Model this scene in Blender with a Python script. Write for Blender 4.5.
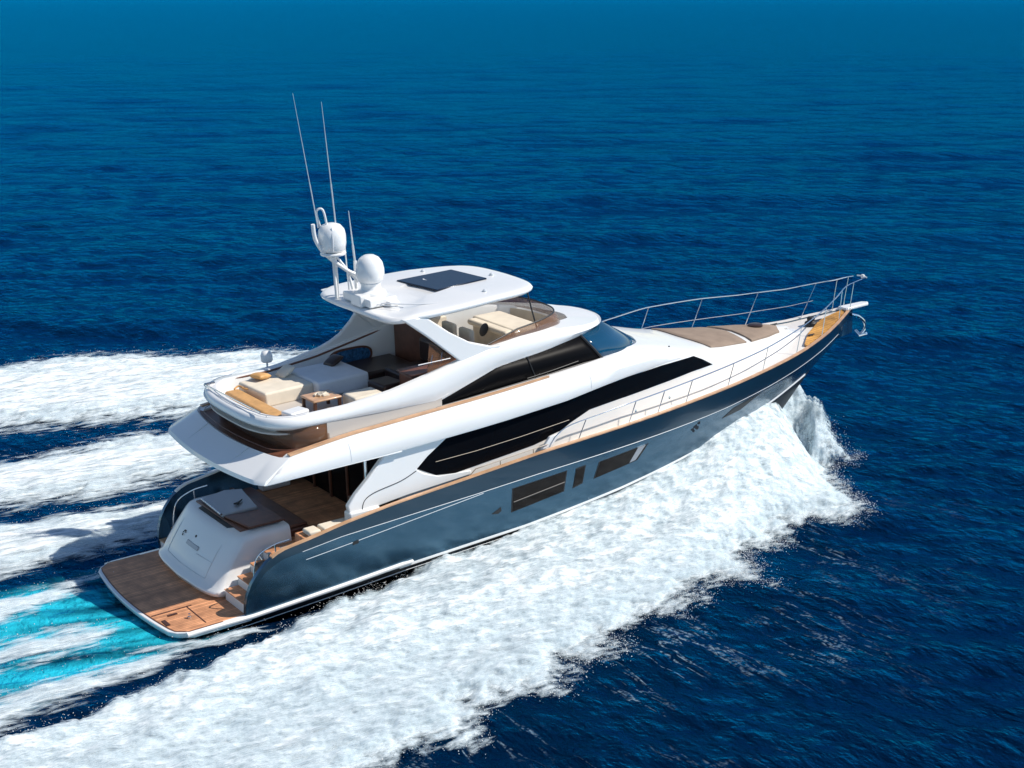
import bpy, bmesh, math, random
import numpy as np
from mathutils import Vector, Matrix
from mathutils.geometry import tessellate_polygon
R = math.radians
random.seed(7)
rng = np.random.default_rng(11)
for o in list(bpy.data.objects): bpy.data.objects.remove(o)
C = bpy.context.scene.collection
S = bpy.context.scene

# ------------------------------------------------------------------ camera, sky, sun
cd = bpy.data.cameras.new('camera'); cam = bpy.data.objects.new('camera', cd); C.objects.link(cam); S.camera = cam
cd.sensor_width = 36; cd.lens = 1607.8 / 1024 * 36; cd.clip_start = .5; cd.clip_end = 60000
rr = Vector((0.82416413, -0.56635094, 0.00030831)); uu = Vector((0.13395717, 0.19546577, 0.97151871)); ff = Vector((0.55028077, 0.80064958, -0.23696265))
cam.matrix_world = Matrix(((rr.x, uu.x, -ff.x, -14.002), (rr.y, uu.y, -ff.y, -37.709), (rr.z, uu.z, -ff.z, 15.513), (0, 0, 0, 1)))
SUN = Vector((.72, -.58, 1.0)).normalized()
el = math.asin(SUN.z); az = math.atan2(SUN.x, SUN.y)
W = bpy.data.worlds.new('World'); S.world = W; W.use_nodes = True
nt = W.node_tree; sky = nt.nodes.new('ShaderNodeTexSky'); sky.sky_type = 'NISHITA'; sky.sun_disc = False
sky.sun_elevation = el; sky.sun_rotation = az; sky.ozone_density = 2.2; sky.air_density = 1.0; sky.dust_density = .0
bg = nt.nodes['Background']; bg.inputs[1].default_value = .105; nt.links.new(sky.outputs[0], bg.inputs[0])
sl = bpy.data.lights.new('sun', 'SUN'); sl.energy = 5.0; sl.angle = R(.55); sl.color = (1, .94, .85)
so = bpy.data.objects.new('sun', sl); C.objects.link(so); so.rotation_euler = SUN.to_track_quat('Z', 'Y').to_euler()
S.view_settings.view_transform = 'Standard'; S.view_settings.look = 'None'; S.view_settings.exposure = 0.12; S.view_settings.gamma = 1
S.cycles.transparent_max_bounces = 40

# ------------------------------------------------------------------ materials
def mat(name, col, rough=.5, metal=0, coat=0, spec=.5, bump=None, var=None, alpha=1, trans=0):
    m = bpy.data.materials.new(name); m.use_nodes = True; n = m.node_tree; b = n.nodes['Principled BSDF']
    b.inputs['Base Color'].default_value = (*col, 1); b.inputs['Roughness'].default_value = rough; b.inputs['Metallic'].default_value = metal
    b.inputs['Coat Weight'].default_value = coat; b.inputs['Coat Roughness'].default_value = .05
    b.inputs['Specular IOR Level'].default_value = spec; b.inputs['Alpha'].default_value = alpha; b.inputs['Transmission Weight'].default_value = trans
    tc = n.nodes.new('ShaderNodeTexCoord')
    if var:
        sc, amt = var
        t = n.nodes.new('ShaderNodeTexNoise'); t.inputs['Scale'].default_value = sc; t.inputs['Detail'].default_value = 5
        n.links.new(tc.outputs['Object'], t.inputs['Vector'])
        mr = n.nodes.new('ShaderNodeMapRange'); mr.inputs['From Min'].default_value = .3; mr.inputs['From Max'].default_value = .7
        mr.inputs['To Min'].default_value = 1 - amt; mr.inputs['To Max'].default_value = 1 + amt * .5
        n.links.new(t.outputs['Fac'], mr.inputs['Value'])
        mx = n.nodes.new('ShaderNodeVectorMath'); mx.operation = 'SCALE'; mx.inputs[0].default_value = col
        n.links.new(mr.outputs[0], mx.inputs['Scale']); n.links.new(mx.outputs[0], b.inputs['Base Color'])
    if bump:
        sc, st, ds = bump
        t = n.nodes.new('ShaderNodeTexNoise'); t.inputs['Scale'].default_value = sc; t.inputs['Detail'].default_value = 3
        n.links.new(tc.outputs['Object'], t.inputs['Vector'])
        bp = n.nodes.new('ShaderNodeBump'); bp.inputs['Strength'].default_value = st; bp.inputs['Distance'].default_value = ds
        n.links.new(t.outputs['Fac'], bp.inputs['Height']); n.links.new(bp.outputs[0], b.inputs['Normal'])
    return m
def teak(name, col, w=.09):
    m = mat(name, col, .6, var=(3.0, .35)); n = m.node_tree; b = n.nodes['Principled BSDF']
    tc = n.nodes.new('ShaderNodeTexCoord'); sp = n.nodes.new('ShaderNodeSeparateXYZ'); n.links.new(tc.outputs['Object'], sp.inputs[0])
    d = n.nodes.new('ShaderNodeMath'); d.operation = 'DIVIDE'; d.inputs[1].default_value = w; n.links.new(sp.outputs['Y'], d.inputs[0])
    f = n.nodes.new('ShaderNodeMath'); f.operation = 'FRACT'; n.links.new(d.outputs[0], f.inputs[0])
    g = n.nodes.new('ShaderNodeMath'); g.operation = 'LESS_THAN'; g.inputs[1].default_value = .12; n.links.new(f.outputs[0], g.inputs[0])
    fl = n.nodes.new('ShaderNodeMath'); fl.operation = 'FLOOR'; n.links.new(d.outputs[0], fl.inputs[0])
    wn = n.nodes.new('ShaderNodeTexWhiteNoise'); wn.noise_dimensions = '1D'; n.links.new(fl.outputs[0], wn.inputs['W'])
    mr = n.nodes.new('ShaderNodeMapRange'); mr.inputs['To Min'].default_value = .8; mr.inputs['To Max'].default_value = 1.15; n.links.new(wn.outputs[0], mr.inputs['Value'])
    base = b.inputs['Base Color'].links[0].from_socket
    sc = n.nodes.new('ShaderNodeVectorMath'); sc.operation = 'SCALE'; n.links.new(base, sc.inputs[0]); n.links.new(mr.outputs[0], sc.inputs['Scale'])
    mx = n.nodes.new('ShaderNodeMix'); mx.data_type = 'RGBA'; n.links.new(g.outputs[0], mx.inputs[0]); n.links.new(sc.outputs[0], mx.inputs[6]); mx.inputs[7].default_value = (col[0] * .35, col[1] * .3, col[2] * .3, 1)
    n.links.new(mx.outputs[2], b.inputs['Base Color'])
    return m
M = dict(
    white=mat('white_gelcoat', (.80, .80, .79), .28, coat=.5, var=(.7, .03)),
    navy=mat('metallic_blue_paint', (.050, .125, .195), .27, metal=.88, coat=.35, var=(.3, .06)),
    navy_reflect=mat('blue_paint_dark_reflection', (.013, .046, .08), .28, metal=.5, coat=.4),  # same hull blue, darkened to paint in the reflected dark sea
    black=mat('antifouling', (.006, .007, .01), .45),
    glass=mat('tinted_glass', (.003, .003, .004), .2, spec=.10),
    glass2=mat('side_window_glass', (.003, .003, .004), .4, spec=.05),
    blueglass=mat('windscreen_glass', (.004, .05, .11), .12, spec=.5),
    smoke=mat('smoked_glass', (.20, .10, .055), .06, alpha=.5, spec=.4),
    port=mat('hull_glass', (.007, .0045, .004), .12, spec=.2),
    brown=mat('dark_varnish', (.15, .058, .034), .4, coat=.08, var=(4, .3)),
    darkwood=mat('walnut', (.07, .025, .012), .35, var=(6, .3)),
    teak=teak('teak_deck', (.68, .32, .16)),
    cap=mat('teak_cap', (.58, .34, .19), .4, coat=.3, var=(3, .25)),
    gold=teak('varnished_teak', (.62, .31, .07), .13),
    steel=mat('stainless_steel', (.75, .75, .76), .16, metal=1),
    ivory_bounce=mat('ivory_warm_bounce', (.80, .75, .69), .35, coat=.3, var=(.8, .03)),  # ivory; on lower house sides and deck warm bounce light put into the colour
    steelgrey=mat('satin_trim', (.50, .54, .58), .4),
    trimtan=mat('bronze_trim', (.22, .17, .12), .4),
    cream=mat('cream_upholstery', (.72, .64, .52), .7, bump=(40, .1, .01), var=(3, .1)),
    greyup=mat('grey_upholstery', (.68, .70, .72), .75, bump=(40, .1, .01), var=(2, .08)),
    tan=mat('tan_cushion', (.27, .20, .15), .8, var=(3, .15), bump=(30, .2, .01)),
    tantop=mat('tan_leather', (.60, .33, .12), .5, var=(5, .2)),
    darkseat=mat('dark_leather', (.035, .018, .014), .35),
    dark=mat('black_rubber', (.015, .015, .017), .5),
    silver=mat('silver_lid', (.34, .35, .38), .3, metal=.3, coat=.3),
    taupe=mat('taupe_panel', (.50, .46, .42), .5),
    solar=mat('dark_skylight', (.004, .013, .035), .2, spec=.2),
)

# ------------------------------------------------------------------ mesh helpers
def link(name, me, m, parent=None, smooth=35):
    o = bpy.data.objects.new(name, me); C.objects.link(o)
    if m:
        for q in (m if isinstance(m, (list, tuple)) else [m]): me.materials.append(q)
    if smooth and len(me.polygons):
        me.shade_smooth(); me.set_sharp_from_angle(angle=R(smooth))
    if parent: o.parent = parent
    return o
class MB:
    def __init__(s): s.v = []; s.f = []; s.mi = []
    def add(s, v, f, mi=0):
        n = len(s.v); s.v += [tuple(p) for p in v]; s.f += [tuple(i + n for i in q) for q in f]; s.mi += [mi] * len(f); return s
    def box(s, lo, hi, mi=0, M4=None):
        x0, y0, z0 = lo; x1, y1, z1 = hi
        v = [Vector(p) for p in ((x0, y0, z0), (x1, y0, z0), (x1, y1, z0), (x0, y1, z0), (x0, y0, z1), (x1, y0, z1), (x1, y1, z1), (x0, y1, z1))]
        if M4: v = [M4 @ p for p in v]
        return s.add(v, [(0, 3, 2, 1), (4, 5, 6, 7), (0, 1, 5, 4), (1, 2, 6, 5), (2, 3, 7, 6), (3, 0, 4, 7)], mi)
    def loft(s, secs, ring=False, cap=False, mi=0, loop=False):
        n = len(secs[0]); v = [p for q in secs for p in q]; f = []
        K = len(secs)
        for i in range(K if loop else K - 1):
            i2 = (i + 1) % K
            for j in range(n if ring else n - 1):
                k = (j + 1) % n
                f.append((i * n + j, i * n + k, i2 * n + k, i2 * n + j))
        if cap: f.append(tuple(range(n))[::-1]); f.append(tuple((K - 1) * n + j for j in range(n)))
        return s.add(v, f, mi)
    def tube(s, pts, r, n=8, mi=0, r2=None):
        P = [Vector(p) for p in pts]; secs = []; side = None
        for i, p in enumerate(P):
            t = (P[min(i + 1, len(P) - 1)] - P[max(i - 1, 0)]).normalized()
            if side is None: side = t.orthogonal().normalized()
            side = (side - t * side.dot(t)).normalized(); b = t.cross(side)
            q = r if r2 is None else r + (r2 - r) * i / (len(P) - 1)
            secs.append([p + (side * math.cos(2 * math.pi * k / n) + b * math.sin(2 * math.pi * k / n)) * q for k in range(n)])
        return s.loft(secs, True, True, mi)
    def lathe(s, prof, c, n=24, mi=0, ax=None):
        q = ax.to_track_quat('Z', 'Y').to_matrix() if ax else Matrix.Identity(3)
        secs = [[Vector(c) + q @ Vector((r * math.cos(2 * math.pi * k / n), r * math.sin(2 * math.pi * k / n), z)) for k in range(n)] for r, z in prof]
        return s.loft(secs, True, True, mi)
    def prism(s, poly, to3, d, holes=(), mi=0):
        # poly 2-D, to3(a,b,t) -> 3-D with t in {0,1}
        rings = [poly] + list(holes)
        fl = [p for r_ in rings for p in r_]
        tri = tessellate_polygon([[Vector((p[0], p[1], 0)) for p in r_] for r_ in rings])
        n = len(fl); v = [to3(p[0], p[1], 0) for p in fl] + [to3(p[0], p[1], 1) for p in fl]
        f = [tuple(t) for t in tri] + [tuple(i + n for i in reversed(t)) for t in tri]
        k = 0
        for r_ in rings:
            m = len(r_)
            for i in range(m): a, b = k + i, k + (i + 1) % m; f.append((a, b, b + n, a + n))
            k += m
        return s.add(v, f, mi)
    def build(s, name, m, parent=None, smooth=35, bevel=0, seg=2, fix=True, ang=30):
        me = bpy.data.meshes.new(name); me.from_pydata([tuple(p) for p in s.v], [], s.f)
        for p, i in zip(me.polygons, s.mi): p.material_index = i
        bm = bmesh.new(); bm.from_mesh(me); bmesh.ops.remove_doubles(bm, verts=bm.verts, dist=1e-5)
        if fix: bmesh.ops.recalc_face_normals(bm, faces=bm.faces)
        bm.to_mesh(me); bm.free()
        o = link(name, me, m, parent, smooth)
        if bevel:
            b = o.modifiers.new('bevel', 'BEVEL'); b.width = bevel; b.segments = seg; b.limit_method = 'ANGLE'; b.angle_limit = R(ang); b.harden_normals = False
        return o
def ip(x, X, Y): return float(np.interp(x, X, Y))
def smooth_path(pts, n=8):
    P = [Vector(p) for p in pts]; out = []
    for i in range(len(P) - 1):
        p0, p1, p2, p3 = P[max(i - 1, 0)], P[i], P[i + 1], P[min(i + 2, len(P) - 1)]
        for k in range(n):
            t = k / n
            out.append(.5 * ((2 * p1) + (p2 - p0) * t + (2 * p0 - 5 * p1 + 4 * p2 - p3) * t * t + (3 * p1 - p0 - 3 * p2 + p3) * t ** 3))
    out.append(P[-1]); return out
def tag(o, label, cat, group=None, kind=None):
    if label: o['label'] = label
    if cat: o['category'] = cat
    if group: o['group'] = group
    if kind: o['kind'] = kind
    return o

# ------------------------------------------------------------------ boat frame (bow up 3.4 degrees, slight heel)
RB = Matrix(((0.99824973, 0, 0.05913982), (-0.00179211, 0.99954076, 0.03024996), (-0.05911266, -0.0303030, 0.99779127)))
RB = RB.transposed()      # rows -> boat to world
PIV = Vector((3, 0, 0)); DROP = Vector((0, 0, -.10))
BM = Matrix.Translation(PIV + DROP) @ RB.to_4x4() @ Matrix.Translation(-PIV)
cam.location.z -= .10
def root(name, loc=(0, 0, 0), rz=0):
    o = bpy.data.objects.new(name, None); C.objects.link(o); o.empty_display_size = .3
    o.matrix_world = BM @ Matrix.Translation(loc) @ Matrix.Rotation(rz, 4, 'Z'); return o
Y = root('motor_yacht'); tag(Y, 'white motor yacht with metallic blue hull and teak stern platform speeding across the sea', 'yacht')

# hull shape ----------------------------------------------------------------
ZG = ([0, 1.9, 3.0, 3.8, 4.63, 6.17, 8.66, 10.86, 13.74, 16.85, 19.86, 22.25, 23.93, 25.64, 26.2], [1.9, 1.95, 2.05, 2.16, 2.31, 2.48, 2.66, 2.82, 2.96, 3.12, 3.25, 3.33, 3.46, 3.74, 3.80])
ZK = ([3, 4.64, 8.68, 10.88, 14.3, 18.14, 21.9, 24, 25.6], [1.80, 1.98, 2.12, 2.22, 2.34, 2.47, 2.68, 2.82, 3.0])
ZCH = ([0, 2, 6.7, 10.5, 14, 16.2, 18.4, 20.1, 22, 24.0], [.22, .28, .55, .68, .92, 1.12, 1.32, 1.55, 1.75, 1.95])
XS = ([-.9, 0, .45, 1.0, 1.8, 2.6, 3.6, 3.85], [19.0, 21.8, 22.5, 23.1, 23.95, 25.2, 26.04, 26.15])
def xs(z): return ip(z, *XS)
def zstem(x): return ip(x, XS[1], XS[0])
def hb(x, z):
    zg = ip(x, *ZG); zc = ip(x, *ZCH); t = max(0, min(1.05, (z - zc) / (zg - zc)))
    w = 2.78 + (3.08 - 2.78) * t ** .8
    w *= 1 - .045 * max(0, (5 - x) / 5) ** 1.5
    u = max(0, min(1, (xs(z) - x) / 13.0)); p = 2.45 + .0 * t
    return w * (1 - (1 - u) ** p) ** (1 / 1.0)
def ztop(x):
    return min(ip(x, *ZG), ip(x, [1.9, 1.97, 2.08, 2.25, 2.5, 2.8, 3.1], [.62, 1.0, 1.3, 1.56, 1.82, 1.98, 2.08]) if x < 3.1 else 99)
xst = [1.93, 1.97, 2.02, 2.08, 2.16, 2.25, 2.36, 2.5, 2.65, 2.8, 3.0, 3.2] + list(np.arange(3.6, 16, .4)) + list(np.arange(16, 25, .25)) + list(np.arange(25, 26.16, .08))
NR = 14
def hsec(x, s, off=0):
    zt = ztop(x); zb = ip(x, *ZCH)
    if x > 23.9: zb = max(zb, zstem(x))
    zb = min(zb, zt - .02); out = []
    for j in range(NR + 1):
        zk = min(zt - .01, max(zb + .005, ip(x, *ZK) if x > 3 else zt - .25)); z = zb + (zk - zb) * j / 9 if j <= 9 else zk + (zt - zk) * (j - 9) / 5
        out.append(Vector((x, s * max(0, hb(x, z) - off), z)))
    return out
hm = MB()
for s in (-1, 1):
    hs_ = [hsec(x, s) for x in xst]; hm.loft([q[:10] for q in hs_]); hm.loft([q[9:] for q in hs_], mi=1)  # rows above the knuckle take the painted-in sea reflection
    # inner bulwark face, closed over the top and round the quarter
    inn = []
    for x in xst:
        zt = ztop(x); inn.append([Vector((x, s * hb(x, zt), zt)), Vector((x, s * max(0, hb(x, zt) - .13), zt)), Vector((x, s * max(0, hb(x, zt) - .14), zt - .3)), Vector((x, s * max(0, hb(x, .5) - .16), max(.42, zt - .9)))])
    hm.loft(inn)
    a = hsec(xst[0], s); b = hsec(xst[0], s, .14); hm.loft([a, b])
hull = hm.build('hull', [M['navy'], M['navy_reflect']], Y, fix=False, smooth=40)
md = hull.modifiers.new('weld', 'WELD'); md.merge_threshold = .001
# bottom, below the chine
bm_ = MB()
xb = [.45, 1, 2] + list(np.arange(3, 16, 1)) + list(np.arange(16, 24.3, .3))
for s in (-1, 1):
    secs = []
    for x in xb:
        zc = ip(x, *ZCH); zk = ip(x, [0, 16, 19], [-.75, -.9, -.9]) if x < 19 else zstem(x); zk = min(zk, zc)
        yc = hb(x, zc) * (1 if x > 2 else .97)
        secs.append([Vector((x, s * yc, zc)), Vector((x, s * yc * .97, zc - min(.12, (zc - zk) * .3))), Vector((x, s * yc * .93, zc - min(.2, (zc - zk) * .4))), Vector((x, s * yc * .5, zk + (zc - zk) * .33)), Vector((x, 0, zk))])
    bm_.loft(secs)
    a = secs[0]; bm_.add([a[0], a[1], a[2], a[3], a[4], Vector((a[0].x, 0, a[0].z))], [(0, 1, 2, 3, 4, 5)])
bm_.build('hull_bottom', M['black'], Y, smooth=30)
def strip(name, zf, x0, x1, r, m, n=120, off=.0, r0=None, flat=None, sides=(-1, 1), step=None):
    for s in sides:
        b = MB()
        pts = []
        for i in range(n + 1):
            x = x0 + (x1 - x0) * i / n; z = zf(x); pts.append((x, s * (hb(x, z) + off), z))
        if flat:
            h, t = flat; secs = []
            for p in pts:
                x, y, z = p; secs.append([(x, y - s * .02, z - h / 2), (x, y + s * t * .8, z - h / 2), (x, y + s * t, z), (x, y + s * t * .8, z + h / 2), (x, y - s * .02, z + h / 2)])
            b.loft(secs, True, True)
        else: b.tube(pts, r, 6)
        b.build(name, m, Y, smooth=50)
strip('knuckle_trim', lambda x: ip(x, *ZK), 3.5, 25.4, .009, M['steelgrey'])
strip('rub_rail', lambda x: ip(x, [3.6, 6, 9.0], [1.60, 1.81, 2.09]), 3.6, 9.0, .009, M['steelgrey'])
strip('boot_stripe', lambda x: ip(x, *ZCH) + .02, 6.4, 23.7, 0, M['white'], flat=(.07, .02))
strip('spray_rail', lambda x: ip(x, *ZCH) - .15, 1.0, 12.0, .012, M['white'], off=-.06)
for s in (-1, 1):
    secs = []; bmp = MB()
    for i in range(41):
        x = .35 + 6.45 * i / 40; z = ip(x, *ZCH) + .10; h = .06 if x < 6.5 else .04
        if x < 2: z = ip(x, [.35, 2], [.385, .39])
        y = hb(max(x, 1.2), z) - .01
        secs.append([(x, s * (y - .08), z - h), (x, s * (y + .05), z - h), (x, s * (y + .09), z - h * .4), (x, s * (y + .09), z + h * .4), (x, s * (y + .04), z + h), (x, s * (y - .08), z + h)])
    bmp.loft(secs, True, True)
    bmp.build('side_bumper', M['white'], Y, smooth=50)
# teak caprail
for s in (-1, 1):
    secs = []; b = MB()
    for x in [q for q in xst if q >= 2.6]:
        zt = ztop(x); y = hb(x, zt)
        secs.append([(x, s * (y + .02), zt + .0), (x, s * (y + .02), zt + .035), (x, s * max(0, y - .09), zt + .04), (x, s * max(0, y - .12), zt - .01)])
    b.loft(secs, True, True)
    b.build('cap_rail', M['cap'] if s < 0 else M['ivory_bounce'], Y, smooth=50)

# hull windows (plates that follow the topside) ---------------------------------
def on_hull(poly, n=8, t=.02, s=-1, holes=False):
    """closed plate from a 4-corner (x,z) quad lying on the hull side"""
    b = MB(); A, B, Cc, D = [Vector(p) for p in poly]
    g = []
    for i in range(n + 1):
        u = i / n; row = []
        for j in range(5):
            v = j / 4; p = (A * (1 - u) + B * u) * (1 - v) + (D * (1 - u) + Cc * u) * v
            row.append((p.x, p.y))
        g.append(row)
    b.loft([[(x, s * (hb(x, z) + t), z) for x, z in r_] for r_ in g])
    edge = [g[i][0] for i in range(n + 1)] + [g[n][j] for j in range(1, 5)] + [g[i][4] for i in range(n - 1, -1, -1)] + [g[0][j] for j in range(3, 0, -1)]
    b.loft([[(x, s * (hb(x, z) + t), z) for x, z in edge], [(x, s * (hb(x, z) - .03), z) for x, z in edge]], ring=True)
    return b
def inset(q, d):
    c = sum((Vector(p) for p in q), Vector((0, 0))) / 4
    return [tuple(Vector(p) + (c - Vector(p)).normalized() * d) for p in q]
HW = [[(10.0, 1.97), (11.78, 2.06), (11.72, 1.46), (10.0, 1.28)], [(12.16, 2.02), (12.46, 2.05), (12.40, 1.57), (12.10, 1.50)], [(13.02, 2.05), (14.80, 2.17), (14.45, 1.74), (12.88, 1.58)]]
for s in (-1, 1):
    for k, q in enumerate(HW):
        f = on_hull(inset(q, -.05), t=.008, s=s).build('hull_window', M['dark'], Y, smooth=30)
        on_hull(q, t=.016, s=s).build('pane', M['port'], f, smooth=30)
        if k == 0:
            b = MB(); b.tube([(10.0, s * (hb(10, 1.6) + .025), 1.57), (11.75, s * (hb(11.7, 1.7) + .025), 1.74)], .02, 6); b.build('mullion', M['dark'], f)
        if k == 2:
            on_hull([(14.42, 2.15), (14.72, 2.17), (14.40, 1.76), (14.16, 1.73)], t=.024, s=s).build('sliding_pane', M['silver'], f)
    on_hull([(18.15, 2.10), (18.62, 2.34), (19.95, 2.47), (19.1, 2.14)], t=.012, s=s).build('anchor_scoop', M['dark'], Y)
    on_hull([(9.30, 1.38), (9.60, 1.52), (9.62, 1.40), (9.52, 1.34)], t=.01, s=s, n=3).build('hull_vent', M['dark'], Y)
    on_hull([(4.95, 1.73), (5.12, 1.75), (5.12, 1.66), (4.95, 1.64)], t=.012, s=s, n=3).build('hull_fitting', M['dark'], Y)
    e = MB()
    for (x, z, w) in ((16.82, 2.22, .07), (16.95, 2.3, .05), (16.93, 2.14, .06), (16.72, 2.14, .05), (16.8, 2.06, .04)):
        e.lathe([(0, -.01), (w, -.01), (w, .012), (0, .012)], (x, s * (hb(x, z) + .004), z), 10, ax=Vector((0, s, 0)))
    e.build('hull_emblem', M['dark'], Y)
# swim platform ------------------------------------------------------------------
def outline_aft(inset_=0, y1=2.82, x1=2.05):
    pts = [(x1, -y1 + inset_)]
    for i in range(25):
        a = i / 24; y = (-y1 + inset_) * (1 - a) + (y1 - inset_) * a; u = abs(y) / y1
        x = -.2 + inset_ + .28 * u ** 2 + .42 * max(0, u - .86) ** 1.6 / .14 ** 1.6
        pts.append((x, y))
    pts.append((x1, y1 - inset_)); return pts
b = MB(); b.prism(outline_aft(), lambda x, y, t: (x + .05 * (1 - t), y * (.985 + .015 * t), .27 + .17 * t), 0); b.build('swim_platform', M['white'], Y, bevel=.04, seg=3)
b = MB(); b.prism(outline_aft(.13, 2.80, 2.2), lambda x, y, t: (x, y, .41 + .045 * t), 0); b.build('platform_teak', M['teak'], Y)
b = MB(); b.prism(outline_aft(.10, 2.82, 2.2), lambda x, y, t: (x, y, .40 + .048 * t), 0, holes=[outline_aft(.135, 2.80, 2.1)]); b.build('platform_edging', M['brown'], Y)
b = MB(); b.box((.02, -1.33, .455), (1.1, -1.29, .462)); b.box((.95, -2.5, .455), (.98, -1.3, .462)); b.box((.35, -1.6, .455), (.6, -1.52, .475)); b.box((.1, -2.1, .455), (.2, -1.75, .475)); b.build('platform_hatch', M['darkwood'], Y)
b = MB(); b.lathe([(0, 0), (.05, 0), (.05, .05), (.025, .06), (.03, .12), (0, .13)], (.75, -2.0, .455), 12); b.build('platform_fitting', M['steel'], Y)

# transom garage ------------------------------------------------------------------
yl, yr = -1.50, 2.30; yc_ = (yl + yr) / 2; hw = (yr - yl) / 2
def garage_ring(x0, z, hw_, xf=4.0, bow=.3, rad=.45):
    pts = []; n = 28
    for i in range(n + 1):
        a = math.pi * (i / n) ; c, s_ = math.cos(a), math.sin(a)
        e = .28
        yy = hw_ * (abs(c) ** e) * (1 if c >= 0 else -1); xx = x0 + bow * (abs(yy) / hw_) ** 2 * .6 + (rad) * (1 - abs(s_) ** e)
        pts.append(Vector((xx, yc_ + yy, z)))
    pts = [Vector((xf, yc_ + hw_, z))] + pts + [Vector((xf, yc_ - hw_, z))]
    return pts
secs = [garage_ring(*q) for q in ((1.62, .455, hw - .12), (1.50, .53, hw - .03), (1.47, .62, hw), (1.50, .68, hw), (1.60, .72, hw - .02), (1.75, 1.0, hw - .05), (2.02, 1.4, hw - .1), (2.32, 1.78, hw - .14), (2.42, 1.88, hw - .17), (2.52, 1.925, hw - .22), (2.75, 1.935, hw - .32))]
b = MB(); b.loft(secs, False); top = secs[-1]
b.add(top, [tuple(range(len(top)))])
a0 = [s_[0] for s_ in secs]; a1 = [s_[-1] for s_ in secs]; b.loft([a0, a1])
gar = b.build('transom_garage', M['white'], Y, smooth=45)
def tr_pt(y, z, off=.01):    # point on the raked transom face
    x = ip(z, [.72, 1.0, 1.4, 1.72], [1.60, 1.75, 2.02, 2.30]); q = abs(y - yc_) / hw
    return Vector((x + .18 * q * q - off, y, z))
def tr_line(pts, r): 
    b = MB(); b.tube([tr_pt(*p, 0.0) for p in pts], r, 6); return b
door = [(yc_ - 1.12, .84), (yc_ + 1.12, .84)]
b = MB(); b.tube([tr_pt(yc_ + 1.2 * k / 10, .84, 0) for k in range(-10, 11)] , .010, 6)
b.tube([tr_pt(yc_ - 1.2, .84 + .8 * k / 8, 0) for k in range(9)], .010, 6); b.tube([tr_pt(yc_ + 1.2, .84 + .8 * k / 8, 0) for k in range(9)], .010, 6)
b.tube([tr_pt(yc_ + 1.2 * k / 10, 1.22, 0) for k in range(-10, -2)], .007, 6)
b.build('door_seam', M['greyup'], gar)
b = MB(); b.loft([[tr_pt(y, z, o_) for y, z, o_ in ((yy, 1.28, .0), (yy, 1.28, .02), (yy, 1.37, .02), (yy, 1.37, 0))] for yy in (yc_ - .35, yc_ - .1, yc_ + .1, yc_ + .35)], True, True); b.build('handle_recess', M['silver'], gar)
b = MB()
for i in range(7):
    a = R(-60 + i * 35); b.lathe([(0, -.01), (.015, -.01), (.015, .015), (0, .015)], tr_pt(yc_ + .72 + .06 * math.cos(a), 1.42 + .06 * math.sin(a)), 8, ax=Vector((-1, 0, .6)))
b.build('round_emblem', M['dark'], gar)
b = MB(); b.lathe([(0, -.01), (.035, -.01), (.035, .015), (0, .015)], tr_pt(yc_ + .05, 1.52), 8, ax=Vector((-1, 0, .6))); b.build('lock', M['dark'], gar)
# sunpad top of garage : recess, grey lid, brown leaf
b = MB(); b.box((2.75, yc_ - 1.38, 1.90), (4.05, yc_ + 1.42, 1.97)); b.build('lid_surround', M['brown'], gar, bevel=.02)
b = MB(); b.prism([(2.86, yc_ + 1.25), (2.78, yc_ - .25), (3.75, yc_ - .4), (4.0, yc_ + 1.1), (3.6, yc_ + 1.35)], lambda x, y, t: (x, y, 1.95 + .1 * t + .05 * (x - 2.8)), 0); lid = b.build('lid', M['silver'], gar, bevel=.025)
b = MB(); b.tube([(2.83, yc_ + 1.2, 2.06), (2.76, yc_ - .22, 2.06)], .03, 8); b.build('lid_rail', M['steel'], lid)
b = MB(); b.prism([(3.3, yc_ + .15), (3.38, yc_ + .05), (3.62, yc_ + .28), (3.45, yc_ + .18)], lambda x, y, t: (x, y, 2.07 + .04 * t + .05 * (x - 2.8)), 0); b.build('lid_emblem', M['dark'], lid)
b = MB(); b.prism([(2.80, yc_ - .30), (2.98, yc_ - 1.48), (3.9, yc_ - 1.5), (3.75, yc_ - .46)], lambda x, y, t: (x, y, 1.98 + .06 * t), 0); b.build('folding_leaf', M['brown'], gar, bevel=.02)
b = MB(); b.prism([(2.6, yc_ + .9), (2.6, yc_ - .9), (2.78, yc_ - 1.0), (2.78, yc_ + 1.0)], lambda x, y, t: (x, y, 1.935 + .012 * t), 0); b.build('vent_slot', M['dark'], gar)

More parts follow.
